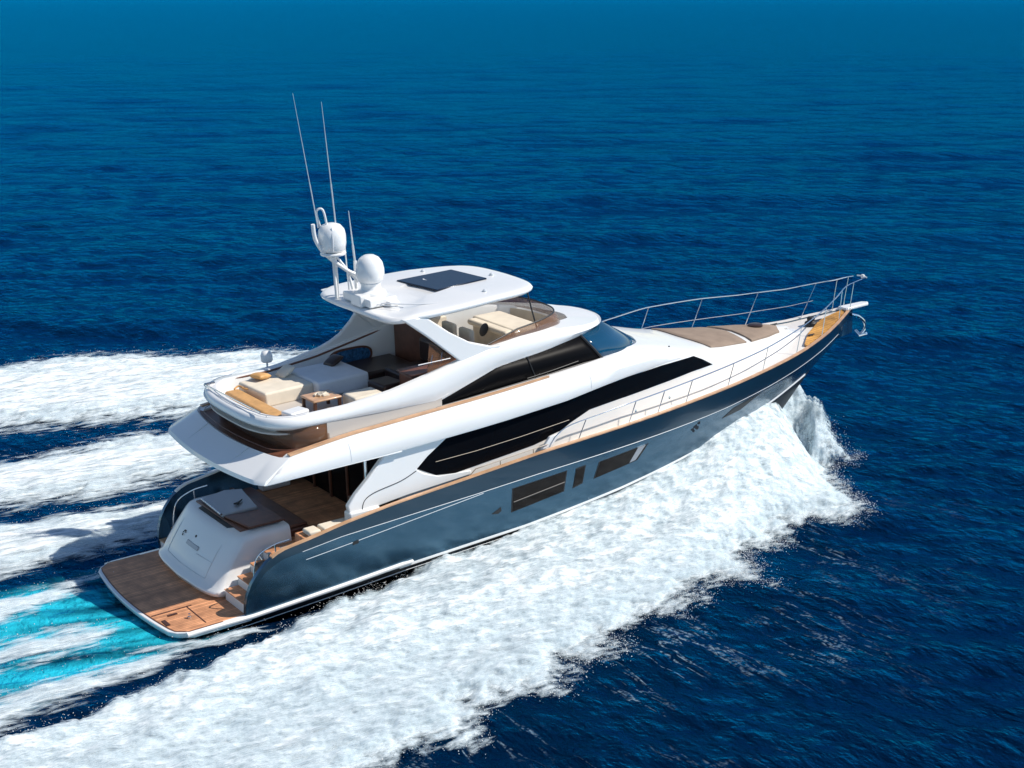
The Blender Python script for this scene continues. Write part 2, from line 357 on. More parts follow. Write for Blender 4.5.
# stairs both sides
for s in (-1, 1):
    ya = (yl - .02) if s < 0 else (yr + .02); yb = s * 2.72
    y0, y1 = min(ya, yb), max(ya, yb)
    for k in range(4):
        x0 = 1.95 + .38 * k; z1 = .72 + .26 * k
        b = MB(); b.box((x0, y0, .43), (4.0, y1, z1 - .0)); st = b.build('stair_step', M['white'], Y, bevel=.03)
        b = MB(); b.box((x0 - .02, y0 + .04, z1 + .002), (x0 + .40, y1 - .02, z1 + .035)); b.build('tread', M['teak'] if s < 0 else M['cap'], st, bevel=.01)
    # gate, cleats, fairlead
    b = MB(); b.tube(smooth_path([(2.3, s * 2.55, 1.0), (2.45, s * 2.5, 1.75), (2.9, s * 2.5, 2.0), (3.4, s * 2.5, 2.05)], 5), .02, 8); b.tube([(3.0, s * 2.5, 1.3), (3.0, s * 2.5, 2.0)], .02, 8); b.build('stair_handrail', M['steel'], Y)
    b = MB()
    b.lathe([(0, 0), (.07, 0), (.07, .03), (.035, .05), (.035, .12), (.07, .14), (.07, .17), (0, .18)], (2.95, s * 2.2, 1.52), 12)
    b.tube([(2.7, s * 2.35, 1.62), (2.7, s * 2.2, 1.68), (2.7, s * 2.05, 1.62)], .025, 8); b.build('mooring_winch', M['steel'], Y)
    b = MB(); b.box((2.55, s * 2.25 - .16, 1.25), (2.85, s * 2.25 + .16, 1.50)); b.build('locker', M['dark'], Y, bevel=.04)

# cockpit ------------------------------------------------------------------
b = MB(); b.box((3.4, -2.75, 1.38), (6.6, 2.75, 1.50)); b.build('cockpit_sole', M['teak'], Y)
b = MB(); b.box((6.45, -2.6, 1.5), (6.6, 2.6, 3.85)); blk = b.build('saloon_bulkhead', M['darkwood'], Y)
for k in range(5):
    b = MB(); y = -2.2 + k * 1.0; b.box((6.38, y, 1.56), (6.42, y + .93, 3.6)); b.build('saloon_door', M['glass'], blk)
for y in (-2.35, -1.25, -.22, .8, 1.8):
    b = MB(); b.box((6.34, y - .05, 1.5), (6.44, y + .05, 3.8)); b.build('door_post', M['brown'], blk, bevel=.01)
b = MB(); b.box((4.0, -1.2, 1.5), (4.65, 2.3, 1.72)); sofa = b.build('cockpit_sofa', M['brown'], Y, bevel=.05)
b = MB(); b.box((4.05, -1.15, 1.72), (4.62, 2.25, 1.80)); b.build('seat_cushion', M['brown'], sofa, bevel=.04)
b = MB(); b.box((3.95, -1.2, 1.55), (4.08, 2.3, 1.9)); b.build('backrest', M['darkwood'], sofa, bevel=.04)
b = MB(); b.box((3.7, -2.80, 1.5), (5.3, -2.2, 2.06)); bench = b.build('side_bench', M['teak'], Y, bevel=.03)
for k in range(2):
    b = MB(); b.box((3.85 + k * .42, -2.76, 2.062), (4.2 + k * .95, -2.35, 2.2)); b.build('seat_cushion', M['cream'], bench, bevel=.05, seg=3)
# ceiling posts
b = MB(); b.tube([(5.75, -2.45, 1.5), (5.75, -2.45, 3.8)], .045, 10); b.build('deck_post', M['steel'], Y)
b = MB(); b.box((5.35, -2.42, 1.5), (5.7, -2.1, 2.65)); b.build('wet_bar', M['darkwood'], Y, bevel=.04)

# main-deck house ------------------------------------------------------------------
HX = [6.3, 8, 10, 12, 14, 15, 16, 17, 18, 19, 20, 21, 22, 23]; HH = [2.72, 2.72, 2.72, 2.7, 2.58, 2.48, 2.35, 2.18, 1.98, 1.75, 1.5, 1.2, .85, .4]
def Hh(x): return ip(x, HX, HH)
ZT = ([6.3, 8, 10, 12, 14, 15, 16, 17, 18, 19, 20, 21, 22, 23], [3.9, 3.93, 3.97, 4.08, 4.27, 4.29, 4.28, 4.22, 3.97, 3.82, 3.72, 3.66, 3.60, 3.52])
ZS = ([6.3, 8, 10, 12, 14, 15, 16, 17, 18, 19, 20, 21, 22, 23], [4.4, 4.45, 4.55, 4.68, 4.80, 4.78, 4.62, 4.38, 4.14, 3.97, 3.87, 3.80, 3.74, 3.60])
def zdeck(x): return ip(x, *ZG) - ip(x, [10.6, 11.5, 14, 20, 24], [.62, .1, .08, .05, .04])
b = MB(); secs = []
for x in np.concatenate([np.arange(6.6, 12, .5), np.arange(12, 23.1, .25)]):
    h = Hh(x); zt = ip(x, *ZT); zs = ip(x, *ZS); zd = zdeck(x) - .02; fo = ip(x, [11, 14, 18, 23], [.0, .12, .16, .3])
    half = [(h + fo, zd), (h + fo * .35, zd + (zt - zd) * .35), (h, zd + (zt - zd) * .62), (h, zt - .02), (h - .03, zt + .04), (h - .16, zt + (zs - zt) * .55), (h - .34, zs), (max(.2, (h - .34) * .72), zs + .05), ((h - .34) * .4, zs + .07), (0, zs + .08)]
    half = [(max(0, y), z) for y, z in half]
    secs.append([(x, -y, z) for y, z in half] + [(x, y, z) for y, z in half[::-1][1:]])
b.loft([q[2:-2] for q in secs]); b.loft([q[:3] for q in secs], mi=1); b.loft([q[-3:] for q in secs], mi=1); n_ = len(secs[0]); b.add(secs[0], [tuple(range(n_))]); b.add(secs[-1], [tuple(range(n_))])  # lower side strips: white tinted with painted warm bounce light
house = b.build('deckhouse', [M['white'], M['ivory_bounce']], Y, smooth=50)
# window on the house side from (x,z) outline
def side_plate(poly, yf, s, t0=-.02, t1=.012, nsub=10):
    b = MB(); P = []
    for i in range(len(poly)):
        a, c = Vector(poly[i]), Vector(poly[(i + 1) % len(poly)]); m = max(1, int((c - a).length / .5))
        P += [tuple(a + (c - a) * k / m) for k in range(m)]
    # column strips so the plate follows the curve of the side
    xs_ = sorted(set(round(p[0], 3) for p in P)); rows = []
    def span(x):
        zz = []
        for i in range(len(P)):
            (x0, z0), (x1, z1) = P[i], P[(i + 1) % len(P)]
            if min(x0, x1) - 1e-6 <= x <= max(x0, x1) + 1e-6 and abs(x1 - x0) > 1e-6: zz.append(z0 + (z1 - z0) * (x - x0) / (x1 - x0))
        return (min(zz), max(zz)) if zz else (0, 0)
    secs = []
    for x in xs_:
        a, c = span(x)
        if c - a < .003: c = a + .003
        secs.append([(x, s * (yf(x, a) + t1), a), (x, s * (yf(x, (a + c) / 2) + t1), (a + c) / 2), (x, s * (yf(x, c) + t1), c), (x, s * (yf(x, c) + t0), c), (x, s * (yf(x, (a + c) / 2) + t0), (a + c) / 2), (x, s * (yf(x, a) + t0), a)])
    b.loft(secs, True, True); return b
def yhouse(x, z):
    h = Hh(x); zt = ip(x, *ZT); zd = zdeck(x) - .02; fo = ip(x, [11, 14, 18, 23], [.0, .12, .16, .3]); t = (z - zd) / (zt - zd)
    return h + fo * ip(t, [0, .35, .62, 1], [1, .35, 0, 0])
WIN = [(7.12, 3.15), (7.45, 3.44), (8.1, 3.84), (9.5, 3.90), (11.04, 3.96), (12.56, 4.07), (14.37, 4.22), (15.8, 4.25), (17.2, 4.21), (17.6, 4.02), (18.09, 3.74), (17.07, 3.75), (15.5, 3.70), (13.68, 3.62), (12.9, 3.57), (12.2, 3.35), (11.6, 3.10), (10.89, 2.97), (9.5, 2.86), (8.3, 2.76), (7.7, 2.84)]
for s in (-1, 1):
    w = side_plate(WIN, yhouse, s).build('saloon_window', M['glass'], house, smooth=40)
    b = MB(); pts = [(7.7, 3.22), (9.0, 3.24), (10.5, 3.32), (12.12, 3.44)]; b.tube([(x, s * (yhouse(x, z) + .03), z) for x, z in pts], .009, 6); b.build('window_rail', M['trimtan'], w)
# foredeck and side decks
b = MB(); secs = []
for x in list(np.arange(6.6, 24, .4)) + list(np.arange(24, 26.0, .15)):
    y = max(.0, hb(x, ip(x, *ZG)) - .1); z = zdeck(x); secs.append([(x, -y, z), (x, -y * .5, z + .03), (x, 0, z + .05), (x, y * .5, z + .03), (x, y, z)])
b.loft(secs); dk = b.build('side_deck', M['ivory_bounce'], Y, smooth=40)
# golden teak at the bow, starboard and port
for s in (-1,):
    b = MB(); secs = []
    for x in np.arange(22.6, 25.75, .15):
        yo = max(.03, hb(x, ip(x, *ZG)) - .16); wi = ip(x, [22.6, 23.4, 24.4, 25.7], [.10, .46, .60, .3]); yi = max(.01, yo - wi); z = zdeck(x) + .05
        secs.append([(x, s * yo, z + .01), (x, s * yi, z + .02 + .03), (x, s * yi, z - .05), (x, s * yo, z - .05)])
    b.loft(secs, True, True); b.build('bow_teak', M['gold'], Y)
# aft wing panels joining bulwark and overhang
wing = [(6.25, 3.84), (8.15, 3.86), (7.45, 3.43), (7.10, 3.15), (7.35, 2.97), (7.8, 2.80), (8.8, 2.72), (8.8, 2.62), (7.0, 2.52), (5.9, 2.42), (5.05, 2.32), (5.0, 2.62), (5.25, 2.9), (5.6, 3.2)]
for s in (-1, 1):
    b = MB(); b.prism(wing, lambda x, z, t: (x, s * (2.60 + .17 * t), z), 0); wp = b.build('wing_panel', M['white'], Y, bevel=.03, seg=3)
    b = MB(); b.tube([(x, s * 2.775, z) for x, z in smooth_path([(5.32, 2.36, 0), (5.5, 2.75, 0), (5.95, 2.95, 0), (6.6, 3.05, 0), (7.05, 3.13, 0)], 5) for x, z in [(x.x if hasattr(x, 'x') else x, 0)]] if False else [(p.x, s * 2.772, p.y) for p in smooth_path([(5.40, 2.38, 0), (5.48, 2.66, 0), (5.8, 2.82, 0), (6.6, 2.95, 0), (7.08, 3.12, 0)], 5)], .012, 6)
    b.build('panel_seam', M['dark'], wp)
    b = MB(); b.box((5.0, s * 2.60 - .25, 1.5), (5.9, s * 2.60 + .1, 2.45)); b.build('panel_base', M['white'], wp, bevel=.05)

# upper deck band / overhang --------------------------------------------------------
BH = ([2.4, 3.0, 9, 12, 14, 15.5, 16.5, 17.6], [2.92, 2.93, 2.93, 2.84, 2.66, 2.44, 2.26, 1.95])
ZB0 = ([2.4, 6, 8, 10, 12, 14, 15.5, 16.5, 17.6], [3.80, 3.84, 3.90, 3.97, 4.08, 4.26, 4.30, 4.26, 4.02])
ZB1 = ([2.4, 3.1, 4.2, 5.2, 8.35, 11.57, 14, 15.5, 16.5, 17.6], [4.15, 4.28, 4.40, 4.50, 4.63, 4.76, 4.84, 4.74, 4.46, 4.12])
for s in (-1, 1):
    b = MB(); secs = []
    for x in [2.68, 2.9, 3.2, 3.55, 4, 4.5, 5, 5.5, 6, 6.5, 7, 7.5, 8, 8.5, 9, 9.5, 10, 10.5, 11, 11.5, 12, 12.5, 13, 13.5, 14, 14.5, 15, 15.5, 16, 16.5, 17, 17.5]:
        y = ip(x, *BH); z0 = ip(x, *ZB0); z1 = ip(x, *ZB1); ti = ip(x, [10, 15, 16.5], [.22, .40, .30])
        if x < 3.5:
            k_ = (3.55 - x) / .87 * .78; SH = lambda z: x + k_ * max(0, (z - z0)) / (z1 - z0) * 1.0
        else: SH = lambda z: x
        secs.append([(x, s * (y - .12), z0 - .04), (x, s * (y - .02), z0 - .03), (x, s * (y + .01), z0 + .05), (x, s * (y - .02), z0 + (z1 - z0) * .5), (x, s * (y - ti + .03), z1 - .04), (x, s * (y - ti - .04), z1), (x, s * (y - ti - .3), z1 - .03), (x, s * (y - ti - .35), z0 + .0)])
    secs = [[((p[0] + (max(0, p[2] - ip(p[0], *ZB0)) / .5) * .78 * (3.55 - p[0]) / .87) if p[0] < 3.5 else p[0], p[1], p[2]) for p in q] for q in secs]
    b.loft(secs, True, True); band = b.build('upper_deck_side', M['white'], Y, smooth=42)
    b = MB(); secs = []
    for x in np.arange(3.5, 11.7, .3):
        y = ip(x, *BH); z1 = ip(x, *ZB1); ti = ip(x, [10, 15], [.22, .40]); w_ = ip(x, [3, 8, 11.6], [.13, .11, .04])
        secs.append([(x, s * (y - ti - .0), z1 - .01), (x, s * (y - ti - .01), z1 + .03), (x, s * (y - ti - .02 - w_), z1 + .035), (x, s * (y - ti - .02 - w_), z1 - .01)])
    b.loft(secs, True, True); b.build('teak_capping', M['cap'], band, smooth=30)
def aft_outline(xc, y1, curve, xf, rad, n=20):
    pts = [(xf, -y1)]
    for i in range(n + 1):
        a = -1 + 2 * i / n; a = math.copysign(abs(a) ** .8, a); u = abs(a)
        pts.append((xc + curve * u ** 2 + rad * max(0, (u - .88) / .12) ** 2, a * y1))
    pts.append((xf, y1)); return pts
L0 = aft_outline(2.28, 2.80, .3, 6.6, .12); L1 = aft_outline(2.22, 2.92, .3, 6.6, .12); L2 = aft_outline(2.26, 2.90, .3, 6.6, .15); L3 = aft_outline(3.02, 2.72, .32, 6.6, .15); L4 = aft_outline(3.1, 2.70, .32, 6.6, .15)
b = MB(); b.loft([[(x, y, 3.77) for x, y in L0], [(x, y, 3.80) for x, y in L1], [(x, y, 3.90) for x, y in L2], [(x, y, ip(x, *ZB1) - .02 + 0 * y) for x, y in L3], [(x, y, 4.22) for x, y in L4]])
b.add([(x, y, 3.77) for x, y in L0], [tuple(range(len(L0)))])
ov = b.build('overhang', M['white'], Y, smooth=40)
b = MB(); b.prism(L4, lambda x, y, t: (x, y, 4.2 + .03 * t + max(0, x - 3) * .03), 0); b.build('upper_deck_sole', M['brown'], Y)
for yy in (1.25, -1.25):
    b = MB(); P = []
    for k in range(9):
        t = k / 8; x = 2.29 + .3 * (yy / 2.9) ** 2 + .72 * t; P.append((x, yy * (1 + .0 * t) - (.5 if yy < 0 else -.0) * t * 0, 3.905 + .36 * t))
    b.tube(P, .010, 6); b.build('overhang_seam', M['greyup'], ov)
# glass rail between overhang and tub
def tubline(z, inset_, x0=3.1, xend=8.0, y1=2.4, cr=.85):
    pts = []
    n = 14
    pts_ = [(xend, -y1 + inset_)]
    for k in range(int((xend - (x0 + cr)) / .5), 0, -1): pts_.append((x0 + cr + k * .5 - .25, -y1 + inset_))
    for i in range(n + 1):
        a = math.pi / 2 * i / n; pts_.append((x0 + inset_ + cr - cr * math.sin(a) * 1.0 + .0, -(y1 - inset_ - cr) - cr * math.cos(a)))
    half = pts_
    # slight curvature across the stern
    q = [(x + 0, y) for x, y in half]
    m = 8; ye = abs(q[-1][1])
    mid = [(x0 + inset_ - .12 * (1 - (y / ye) ** 2), y) for y in np.linspace(-ye, ye, m + 1)[1:-1]]
    return [Vector((x, y, z)) for x, y in q + mid + [(x, -y) for x, y in half[::-1]]]
b = MB(); o_ = tubline(4.26, -.12, 3.35); i_ = tubline(4.84, .02, 3.55, 4.8); o2 = tubline(4.26, -.15, 3.35)
lo = [Vector((p.x, p.y, 4.25 + max(0, p.x - 3) * .03)) for p in tubline(0, -.0, 3.62, 4.8)]
b.loft([lo, i_]); gr = b.build('aft_glass_screen', M['smoke'], Y, smooth=60)
sd = gr.modifiers.new('solid', 'SOLIDIFY'); sd.thickness = .02
b = MB(); b.tube([Vector((p.x, p.y, 4.36 + max(0, p.x - 3) * .03)) for p in tubline(0, -.12, 3.36, 4.6)], .010, 6); b.build('aft_rail', M['brown'], Y)
for s in (-1, 1):
    b = MB(); b.box((4.75, s * 2.36 - .03, 4.2), (8.2, s * 2.36 + .03, 4.85)); b.build('under_coaming_panel', M['taupe'], Y)
b = MB(); b.box((3.9, -2.1, 4.2), (6.0, 2.1, 4.75)); b.build('inner_locker', M['taupe'], Y, bevel=.05)

# flybridge shell (closed ring) ------------------------------------------------------
FO = [(3.02, 0), (3.04, .8), (3.12, 1.35), (3.3, 1.85), (3.62, 2.2), (4.1, 2.38), (5, 2.42), (6, 2.44), (7, 2.44), (8, 2.43), (9, 2.40), (10, 2.36), (11, 2.28), (12, 2.15), (12.8, 2.0), (13.6, 1.78), (14.25, 1.4), (14.65, .9), (14.83, .45), (14.88, 0)]
ZR = ([3, 5.4, 6.8, 8.0, 8.9, 9.8, 11, 12.5, 13.5, 14.6], [5.12, 5.14, 5.28, 5.5, 5.68, 5.86, 5.93, 5.90, 5.78, 5.66])
ZL = ([3, 7.0, 8.1, 9.03, 10.1, 11.5, 13.3, 14.6], [4.80, 4.72, 4.70, 4.98, 5.29, 5.36, 5.48, 5.56])
def sp2(P, n=5): return [(v.x, v.y) for v in smooth_path([(a, c, 0) for a, c in P], n)]
FOs = sp2(FO, 4)
def ring_sec(x, y, nx, ny):
    zr = ip(x, *ZR); zl = ip(x, *ZL); h = zr - zl
    wi = ip(x, [3, 4.2, 9, 11, 13.0, 14.6], [.34, .30, .30, .36, .75, 1.0]); tuck = ip(x, [3, 7, 9, 12, 14.5], [.16, .1, .06, .06, .1])
    prof = [(-tuck - .1, zl), (-tuck, zl), (-.01, zl + min(.12, h * .3)), (.02, zl + h * .45), (-.01, zl + h * .75), (-.05, zr - .03), (-.10, zr), (-wi, zr + ip(x, [11, 13.5], [0, .04])), (-wi - .03, zr - .05), (-wi - .05, 4.62 if x < 12.6 else 5.3), ]
    fl = ip(x, [9, 11.5, 13.5], [0, .06, .28])   # brow slopes outwards lower
    res = []
    for k, (d, z) in enumerate(prof):
        zz = z - (fl * .35 if k in (4, 5) else (fl * .1 if k == 6 else 0))
        zz = max(zz, zl) if k < 7 else zz
        res.append((x + nx * d, y + ny * d, zz))
    return res
P = FOs; secs = []
full = [(x, -y) for x, y in P] + [(x, y) for x, y in P[::-1][1:-1]]
N_ = len(full)
for i, (x, y) in enumerate(full):
    a = full[i - 1]; c = full[(i + 1) % N_]; t = Vector((c[0] - a[0], c[1] - a[1])).normalized(); nx, ny = t.y, -t.x
    cx, cy = 8.5 - x, -y
    if nx * cx + ny * cy > 0: nx, ny = -nx, -ny
    secs.append(ring_sec(x, y, nx, ny))
b = MB(); b.loft(secs, ring=True, loop=True); shell = b.build('flybridge_coaming', M['white'], Y, smooth=48)
b = MB(); b.prism([(x if x < 13 else 13, y * .93) for x, y in full], lambda x, y, t: (x + .1, y, 4.66 + .04 * t), 0); b.build('flybridge_sole', M['taupe'], Y)
# thin coloured ledge strip on aft rim
b = MB(); pts = [Vector((p.x, p.y, 5.17)) for p in tubline(0, .2, 3.12, 4.3)]; b.tube(pts, .012, 6)
for s in (-1, 0, 1): b.tube([(pts[len(pts) // 2 + s * 8].x, pts[len(pts) // 2 + s * 8].y, 5.1), (pts[len(pts) // 2 + s * 8].x, pts[len(pts) // 2 + s * 8].y, 5.17)], .012, 6)
b.build('aft_grab_rail', M['steel'], Y)
b = MB(); b.tube([(3.30, 1.75, 5.18), (3.3, -1.6, 5.24)], .02, 8); b.tube([(3.30, 1.75, 5.18), (3.62, 1.9, 5.14)], .05, 8); b.build('rolled_awning', M['steel'], Y)
# flybridge pilothouse glazing
G0 = sp2([(8.0, 2.36), (9, 2.36), (10.2, 2.34), (11.3, 2.32), (13, 2.22), (14.0, 2.06), (14.9, 1.85), (15.7, 1.35), (16.1, .7), (16.25, 0)], 4)
def zg0(x): return ip(x, [8, 9, 11.3, 13, 14.5, 16.3], [4.57, 4.61, 4.73, 4.80, 4.78, 4.62])
G1 = sp2([(8.0, 2.30), (9, 2.30), (10.1, 2.27), (11.1, 2.20), (12.6, 1.98), (13.4, 1.76), (14.0, 1.38), (14.4, .88), (14.58, .4), (14.64, 0)], 4)
def zg1(x): return ip(x, *ZL) + .02
for s in (-1, 1):
    b = MB(); secs = [[(a[0], s * a[1], zg0(a[0])), ((a[0] + c[0]) / 2, s * (a[1] + c[1]) / 2, (zg0(a[0]) + zg1(c[0])) / 2 + .01), (c[0], s * c[1], max(zg1(c[0]), zg0(a[0]) + .01))] for a, c in zip(G0, G1)]
    k = next(i for i, a in enumerate(G0) if a[0] > 13.75)
    b.loft(secs[:k + 1]); o_ = b.build('pilothouse_window', M['glass2'], Y, smooth=60); md = o_.modifiers.new('solid', 'SOLIDIFY'); md.thickness = .03; md.offset = 0
    b = MB(); b.loft(secs[k:]); o_ = b.build('windscreen', M['blueglass'], Y, smooth=60); md = o_.modifiers.new('solid', 'SOLIDIFY'); md.thickness = .03; md.offset = 0
    b = MB(); b.tube([Vector(p) + Vector((0, s * .02, .0)) for p in secs[k]], .045, 6); b.tube([Vector(secs[i][0]) + Vector((0, s * .015, .005)) for i in range(len(secs))], .02, 6); b.build('window_mullion', M['dark'], Y)
    i2 = next(i for i, a in enumerate(G0) if a[0] > 11.1)
    b = MB(); b.tube([Vector(p) + Vector((0, s * .02, .0)) for p in secs[i2]], .02, 6); b.build('window_mullion', M['dark'], Y)
    b = MB(); b.tube(smooth_path([(11.0, s * 2.36, 4.79), (11.9, s * 2.36, 4.86), (12.8, s * 2.30, 4.93)], 4), .012, 6); b.build('wiper', M['dark'], Y)
# deck between house crown and glazing base is the house crown itself
b = MB(); ok = [(x, -y) for x, y in G0] + [(x, y) for x, y in G0[::-1][1:]]; b.prism([(7.8, -2.45)] + [(x + .08, y * 1.03) for x, y in ok] + [(7.8, 2.45)], lambda x, y, t: (x, y, 4.3 + t * (zg0(min(16.2, max(8, x))) - 4.3 - .005)), 0); b.build('coachroof_plinth', M['white'], Y, smooth=40)

# hardtop ------------------------------------------------------------------
HT = [(6.95, 0), (6.93, 1.0), (6.98, 1.75), (7.15, 2.08), (7.5, 2.25), (8.2, 2.34), (9, 2.34), (9.8, 2.27), (10.6, 2.14), (11.25, 1.98), (11.7, 1.72), (11.93, 1.3), (12.03, .7), (12.06, 0)]
HTs = sp2(HT, 3); fullh = [(x, -y) for x, y in HTs] + [(x, y) for x, y in HTs[::-1][1:-1]]
b = MB(); rings = []
cxh = 9.5
def hz(x): return ip(x, [6.9, 7.6, 10, 12.1], [6.95, 7.04, 7.10, 7.06])
for (sc, dz) in ((.90, -.06), (.97, -.05), (.995, .0), (1, .05), (.985, .105), (.955, .125), (.9, .138), (.6, .155), (.3, .16)):
    rings.append([((x - cxh) * sc + cxh, y * sc, hz(x) + dz) for x, y in fullh])
b.loft(rings, ring=True); b.add(rings[-1], [tuple(range(len(fullh)))]); b.add(rings[0], [tuple(range(len(fullh)))])
ht = b.build('hardtop', M['white'], Y, smooth=50)
b = MB(); b.prism([(9.05, 1.15), (9.28, -.62), (11.1, -.36), (10.92, 1.22)], lambda x, y, t: (x, y, hz(x) + .135 + .045 * t), 0); b.build('skylight', M['solar'], ht, bevel=.015)
b = MB(); b.tube(smooth_path([(7.1, -.2, 7.2), (7.8, -1.2, 7.22), (8.6, -1.75, 7.2)], 5), .018, 6); b.tube([(7.3, -.7, 7.2), (7.7, -1.5, 7.2)], .014, 6); b.build('roof_groove', M['greyup'], ht)
b = MB(); b.box((9.25, -.75, 7.0), (9.27, -.73, 7.02)); 
for s in (-1, 1):
    pil = [(7.2, 7.08), (7.6, 7.10), (7.95, 7.02), (8.6, 6.52), (9.2, 6.15), (9.9, 5.9), (10.3, 5.88), (10.0, 5.7), (8.6, 5.5), (8.3, 5.5), (8.85, 5.70), (8.5, 6.0), (7.95, 6.48)]
    b = MB(); b.prism(pil, lambda x, z, t: (x, s * (2.16 + .16 * t - .05 * (z - 5.5) * .5), z), 0); b.build('hardtop_pillar', M['white'], Y, bevel=.04, seg=3)
    if s < 0:
        b = MB(); b.prism([(8.0, 6.35), (8.5, 5.95), (8.78, 5.74), (8.3, 5.60), (7.9, 5.52)], lambda x, z, t: (x, s * (2.2 + .02 * t), z), 0); b.build('wind_panel', M['smoke'], Y)
    else:
        b = MB(); b.prism([(5.2, 5.10), (6.3, 5.28), (7.0, 5.42), (7.39, 5.55), (7.73, 5.72), (8.08, 6.02), (8.4, 6.4), (8.7, 7.0), (9.6, 7.0), (10.0, 5.8), (9.0, 5.3), (7.4, 5.1)], lambda x, z, t: (x, 2.2 + .14 * t, z), 0); b.build('hardtop_side_panel', M['white'], Y, bevel=.05, seg=3)
    b = MB()
    for px_ in (8.0, 8.3): b.tube([(px_, s * 2.26, 5.75), (px_ + .05, s * 2.26, 6.0)], .012, 6)
    b.tube([(7.6, s * 2.26, 5.8), (8.6, s * 2.26, 5.8)], .014, 6); b.build('grab_handle', M['steel'], Y)
    b = MB(); b.tube([(11.75, s * 1.35, 7.05), (11.85, s * 1.45, 6.4), (11.9, s * 1.6, 5.9)], .022, 8); b.build('hardtop_strut', M['dark'], Y)
# flybridge windshield
WB = sp2([(9.9, 2.17), (11, 2.05), (12, 1.86), (12.7, 1.55), (13.15, 1.0), (13.3, .5), (13.35, 0)], 4)
wsb = [(x, -y) for x, y in WB] + [(x, y) for x, y in WB[::-1][1:]]
b = MB(); b.loft([[(x, y, ip(x, *ZR) - .02) for x, y in wsb], [(x - .02 - .22 * max(0, x - 11) / 2.4, y * .96, ip(x, *ZR) + ip(x, [9.9, 11, 13.3], [.02, .20, .36])) for x, y in wsb]])
o_ = b.build('flybridge_windshield', M['smoke'], Y, smooth=60); md = o_.modifiers.new('solid', 'SOLIDIFY'); md.thickness = .02
b = MB(); b.tube([(x - .02 - .22 * max(0, x - 11) / 2.4, y * .96, ip(x, *ZR) + ip(x, [9.9, 11, 13.3], [.02, .20, .36])) for x, y in wsb], .022, 6); b.build('windshield_frame', M['dark'], Y)
# inner cream lining and seats forward
b = MB(); b.loft([[(x - .16, y * .92, 4.7) for x, y in wsb], [(x - .10, y * .94, ip(x, *ZR) - .05) for x, y in wsb]]); o_ = b.build('helm_lining', M['cream'], Y, smooth=60)
b = MB(); b.box((11.6, -.9, 4.7), (12.6, 1.3, 5.75)); b.box((11.35, -.8, 5.55), (11.7, 1.2, 5.72)); hc = b.build('helm_console', M['cream'], Y, bevel=.08, seg=3)
b = MB(); b.lathe([(.17, -.015), (.2, 0), (.17, .015)], (11.3, .2, 5.6), 20, ax=Vector((-1, 0, .5))); b.build('steering_wheel', M['dark'], hc)
for y in (-.45, .45):
    b = MB(); b.box((10.35, y - .3, 5.1), (10.95, y + .3, 5.25)); b.lathe([(.06, 0), (.06, .45)], (10.65, y, 4.7), 10); h_ = b.build('helm_seat', M['cream'], Y, bevel=.05, seg=3)
    b = MB(); b.box((10.2, y - .3, 5.15), (10.38, y + .3, 5.95)); b.build('backrest', M['cream'], h_, bevel=.06, seg=3)
b = MB(); b.box((9.7, -2.0, 4.7), (12.2, -1.35, 5.15)); b.box((9.7, -2.05, 5.15), (12.2, -1.85, 5.75)); b.build('companion_settee', M['cream'], Y, bevel=.06, seg=3)
b = MB(); b.box((9.4, .9, 4.7), (11.3, 2.0, 5.15)); b.box((9.4, 1.85, 5.15), (11.3, 2.05, 5.75)); b.build('companion_settee', M['cream'], Y, bevel=.06, seg=3)
# flybridge bar and dark seats under the hardtop
b = MB(); b.box((7.6, -1.9, 4.7), (9.3, -1.2, 5.4)); bar = b.build('wet_bar', M['brown'], Y, bevel=.05)
b = MB(); b.box((7.55, -1.95, 5.402), (9.35, -1.15, 5.45)); b.build('worktop', M['brown'], bar, bevel=.02)
b = MB(); b.prism([(7.1, 2.0), (7.1, .9), (7.5, .6), (9.2, .6), (9.2, 2.0)], lambda x, y, t: (x, y, 4.7 + .22 * t), 0); b.build('dinette', M['darkseat'], Y, bevel=.08, seg=3)
b = MB(); b.box((8.0, -.9, 4.7), (9.3, .3, 5.1)); b.box((9.15, -.9, 5.1), (9.35, .3, 5.75)); b.build('dark_bench', M['darkseat'], Y, bevel=.08, seg=3)
b = MB(); b.box((9.35, -1.2, 4.7), (9.5, 2.0, 5.9)); b.build('helm_partition', M['brown'], Y, bevel=.04)
# port inner panel with oval opening
ov_ = [(7.35 + .52 * math.cos(2 * math.pi * k / 24) , 5.03 + .13 * math.sin(2 * math.pi * k / 24)) for k in range(24)]
b = MB(); b.lathe([(0, -.01), (1, -.01), (1, .02), (0, .02)], (0, 0, 0), 24)
b = MB(); b.prism([(7.93 + .70 * math.copysign(abs(math.cos(a)) ** .6, math.cos(a)), 5.03 + .27 * math.copysign(abs(math.sin(a)) ** .8, math.sin(a))) for a in [2 * math.pi * k / 28 for k in range(28)]], lambda x, z, t: (x, 2.03 + .05 * t, z), 0); wf = b.build('oval_port', M['brown'], Y)
b = MB(); b.prism([(7.93 + .63 * math.copysign(abs(math.cos(a)) ** .6, math.cos(a)), 5.03 + .22 * math.copysign(abs(math.sin(a)) ** .8, math.sin(a))) for a in [2 * math.pi * k / 28 for k in range(28)]], lambda x, z, t: (x, 2.02 + .05 * t, z), 0)
b.build('pane', mat('sea_blue_glass', (.03, .14, .30), .08, bump=(14, .8, .05), var=(16, .6)), wf)
for s in (-1, 1):
    b = MB(); b.tube([(x, s * 2.10, ip(x, *ZR) - .06) for x in np.arange(4.2, 9.9, .3)], .03, 8); b.build('coaming_trim', M['brown'], Y)

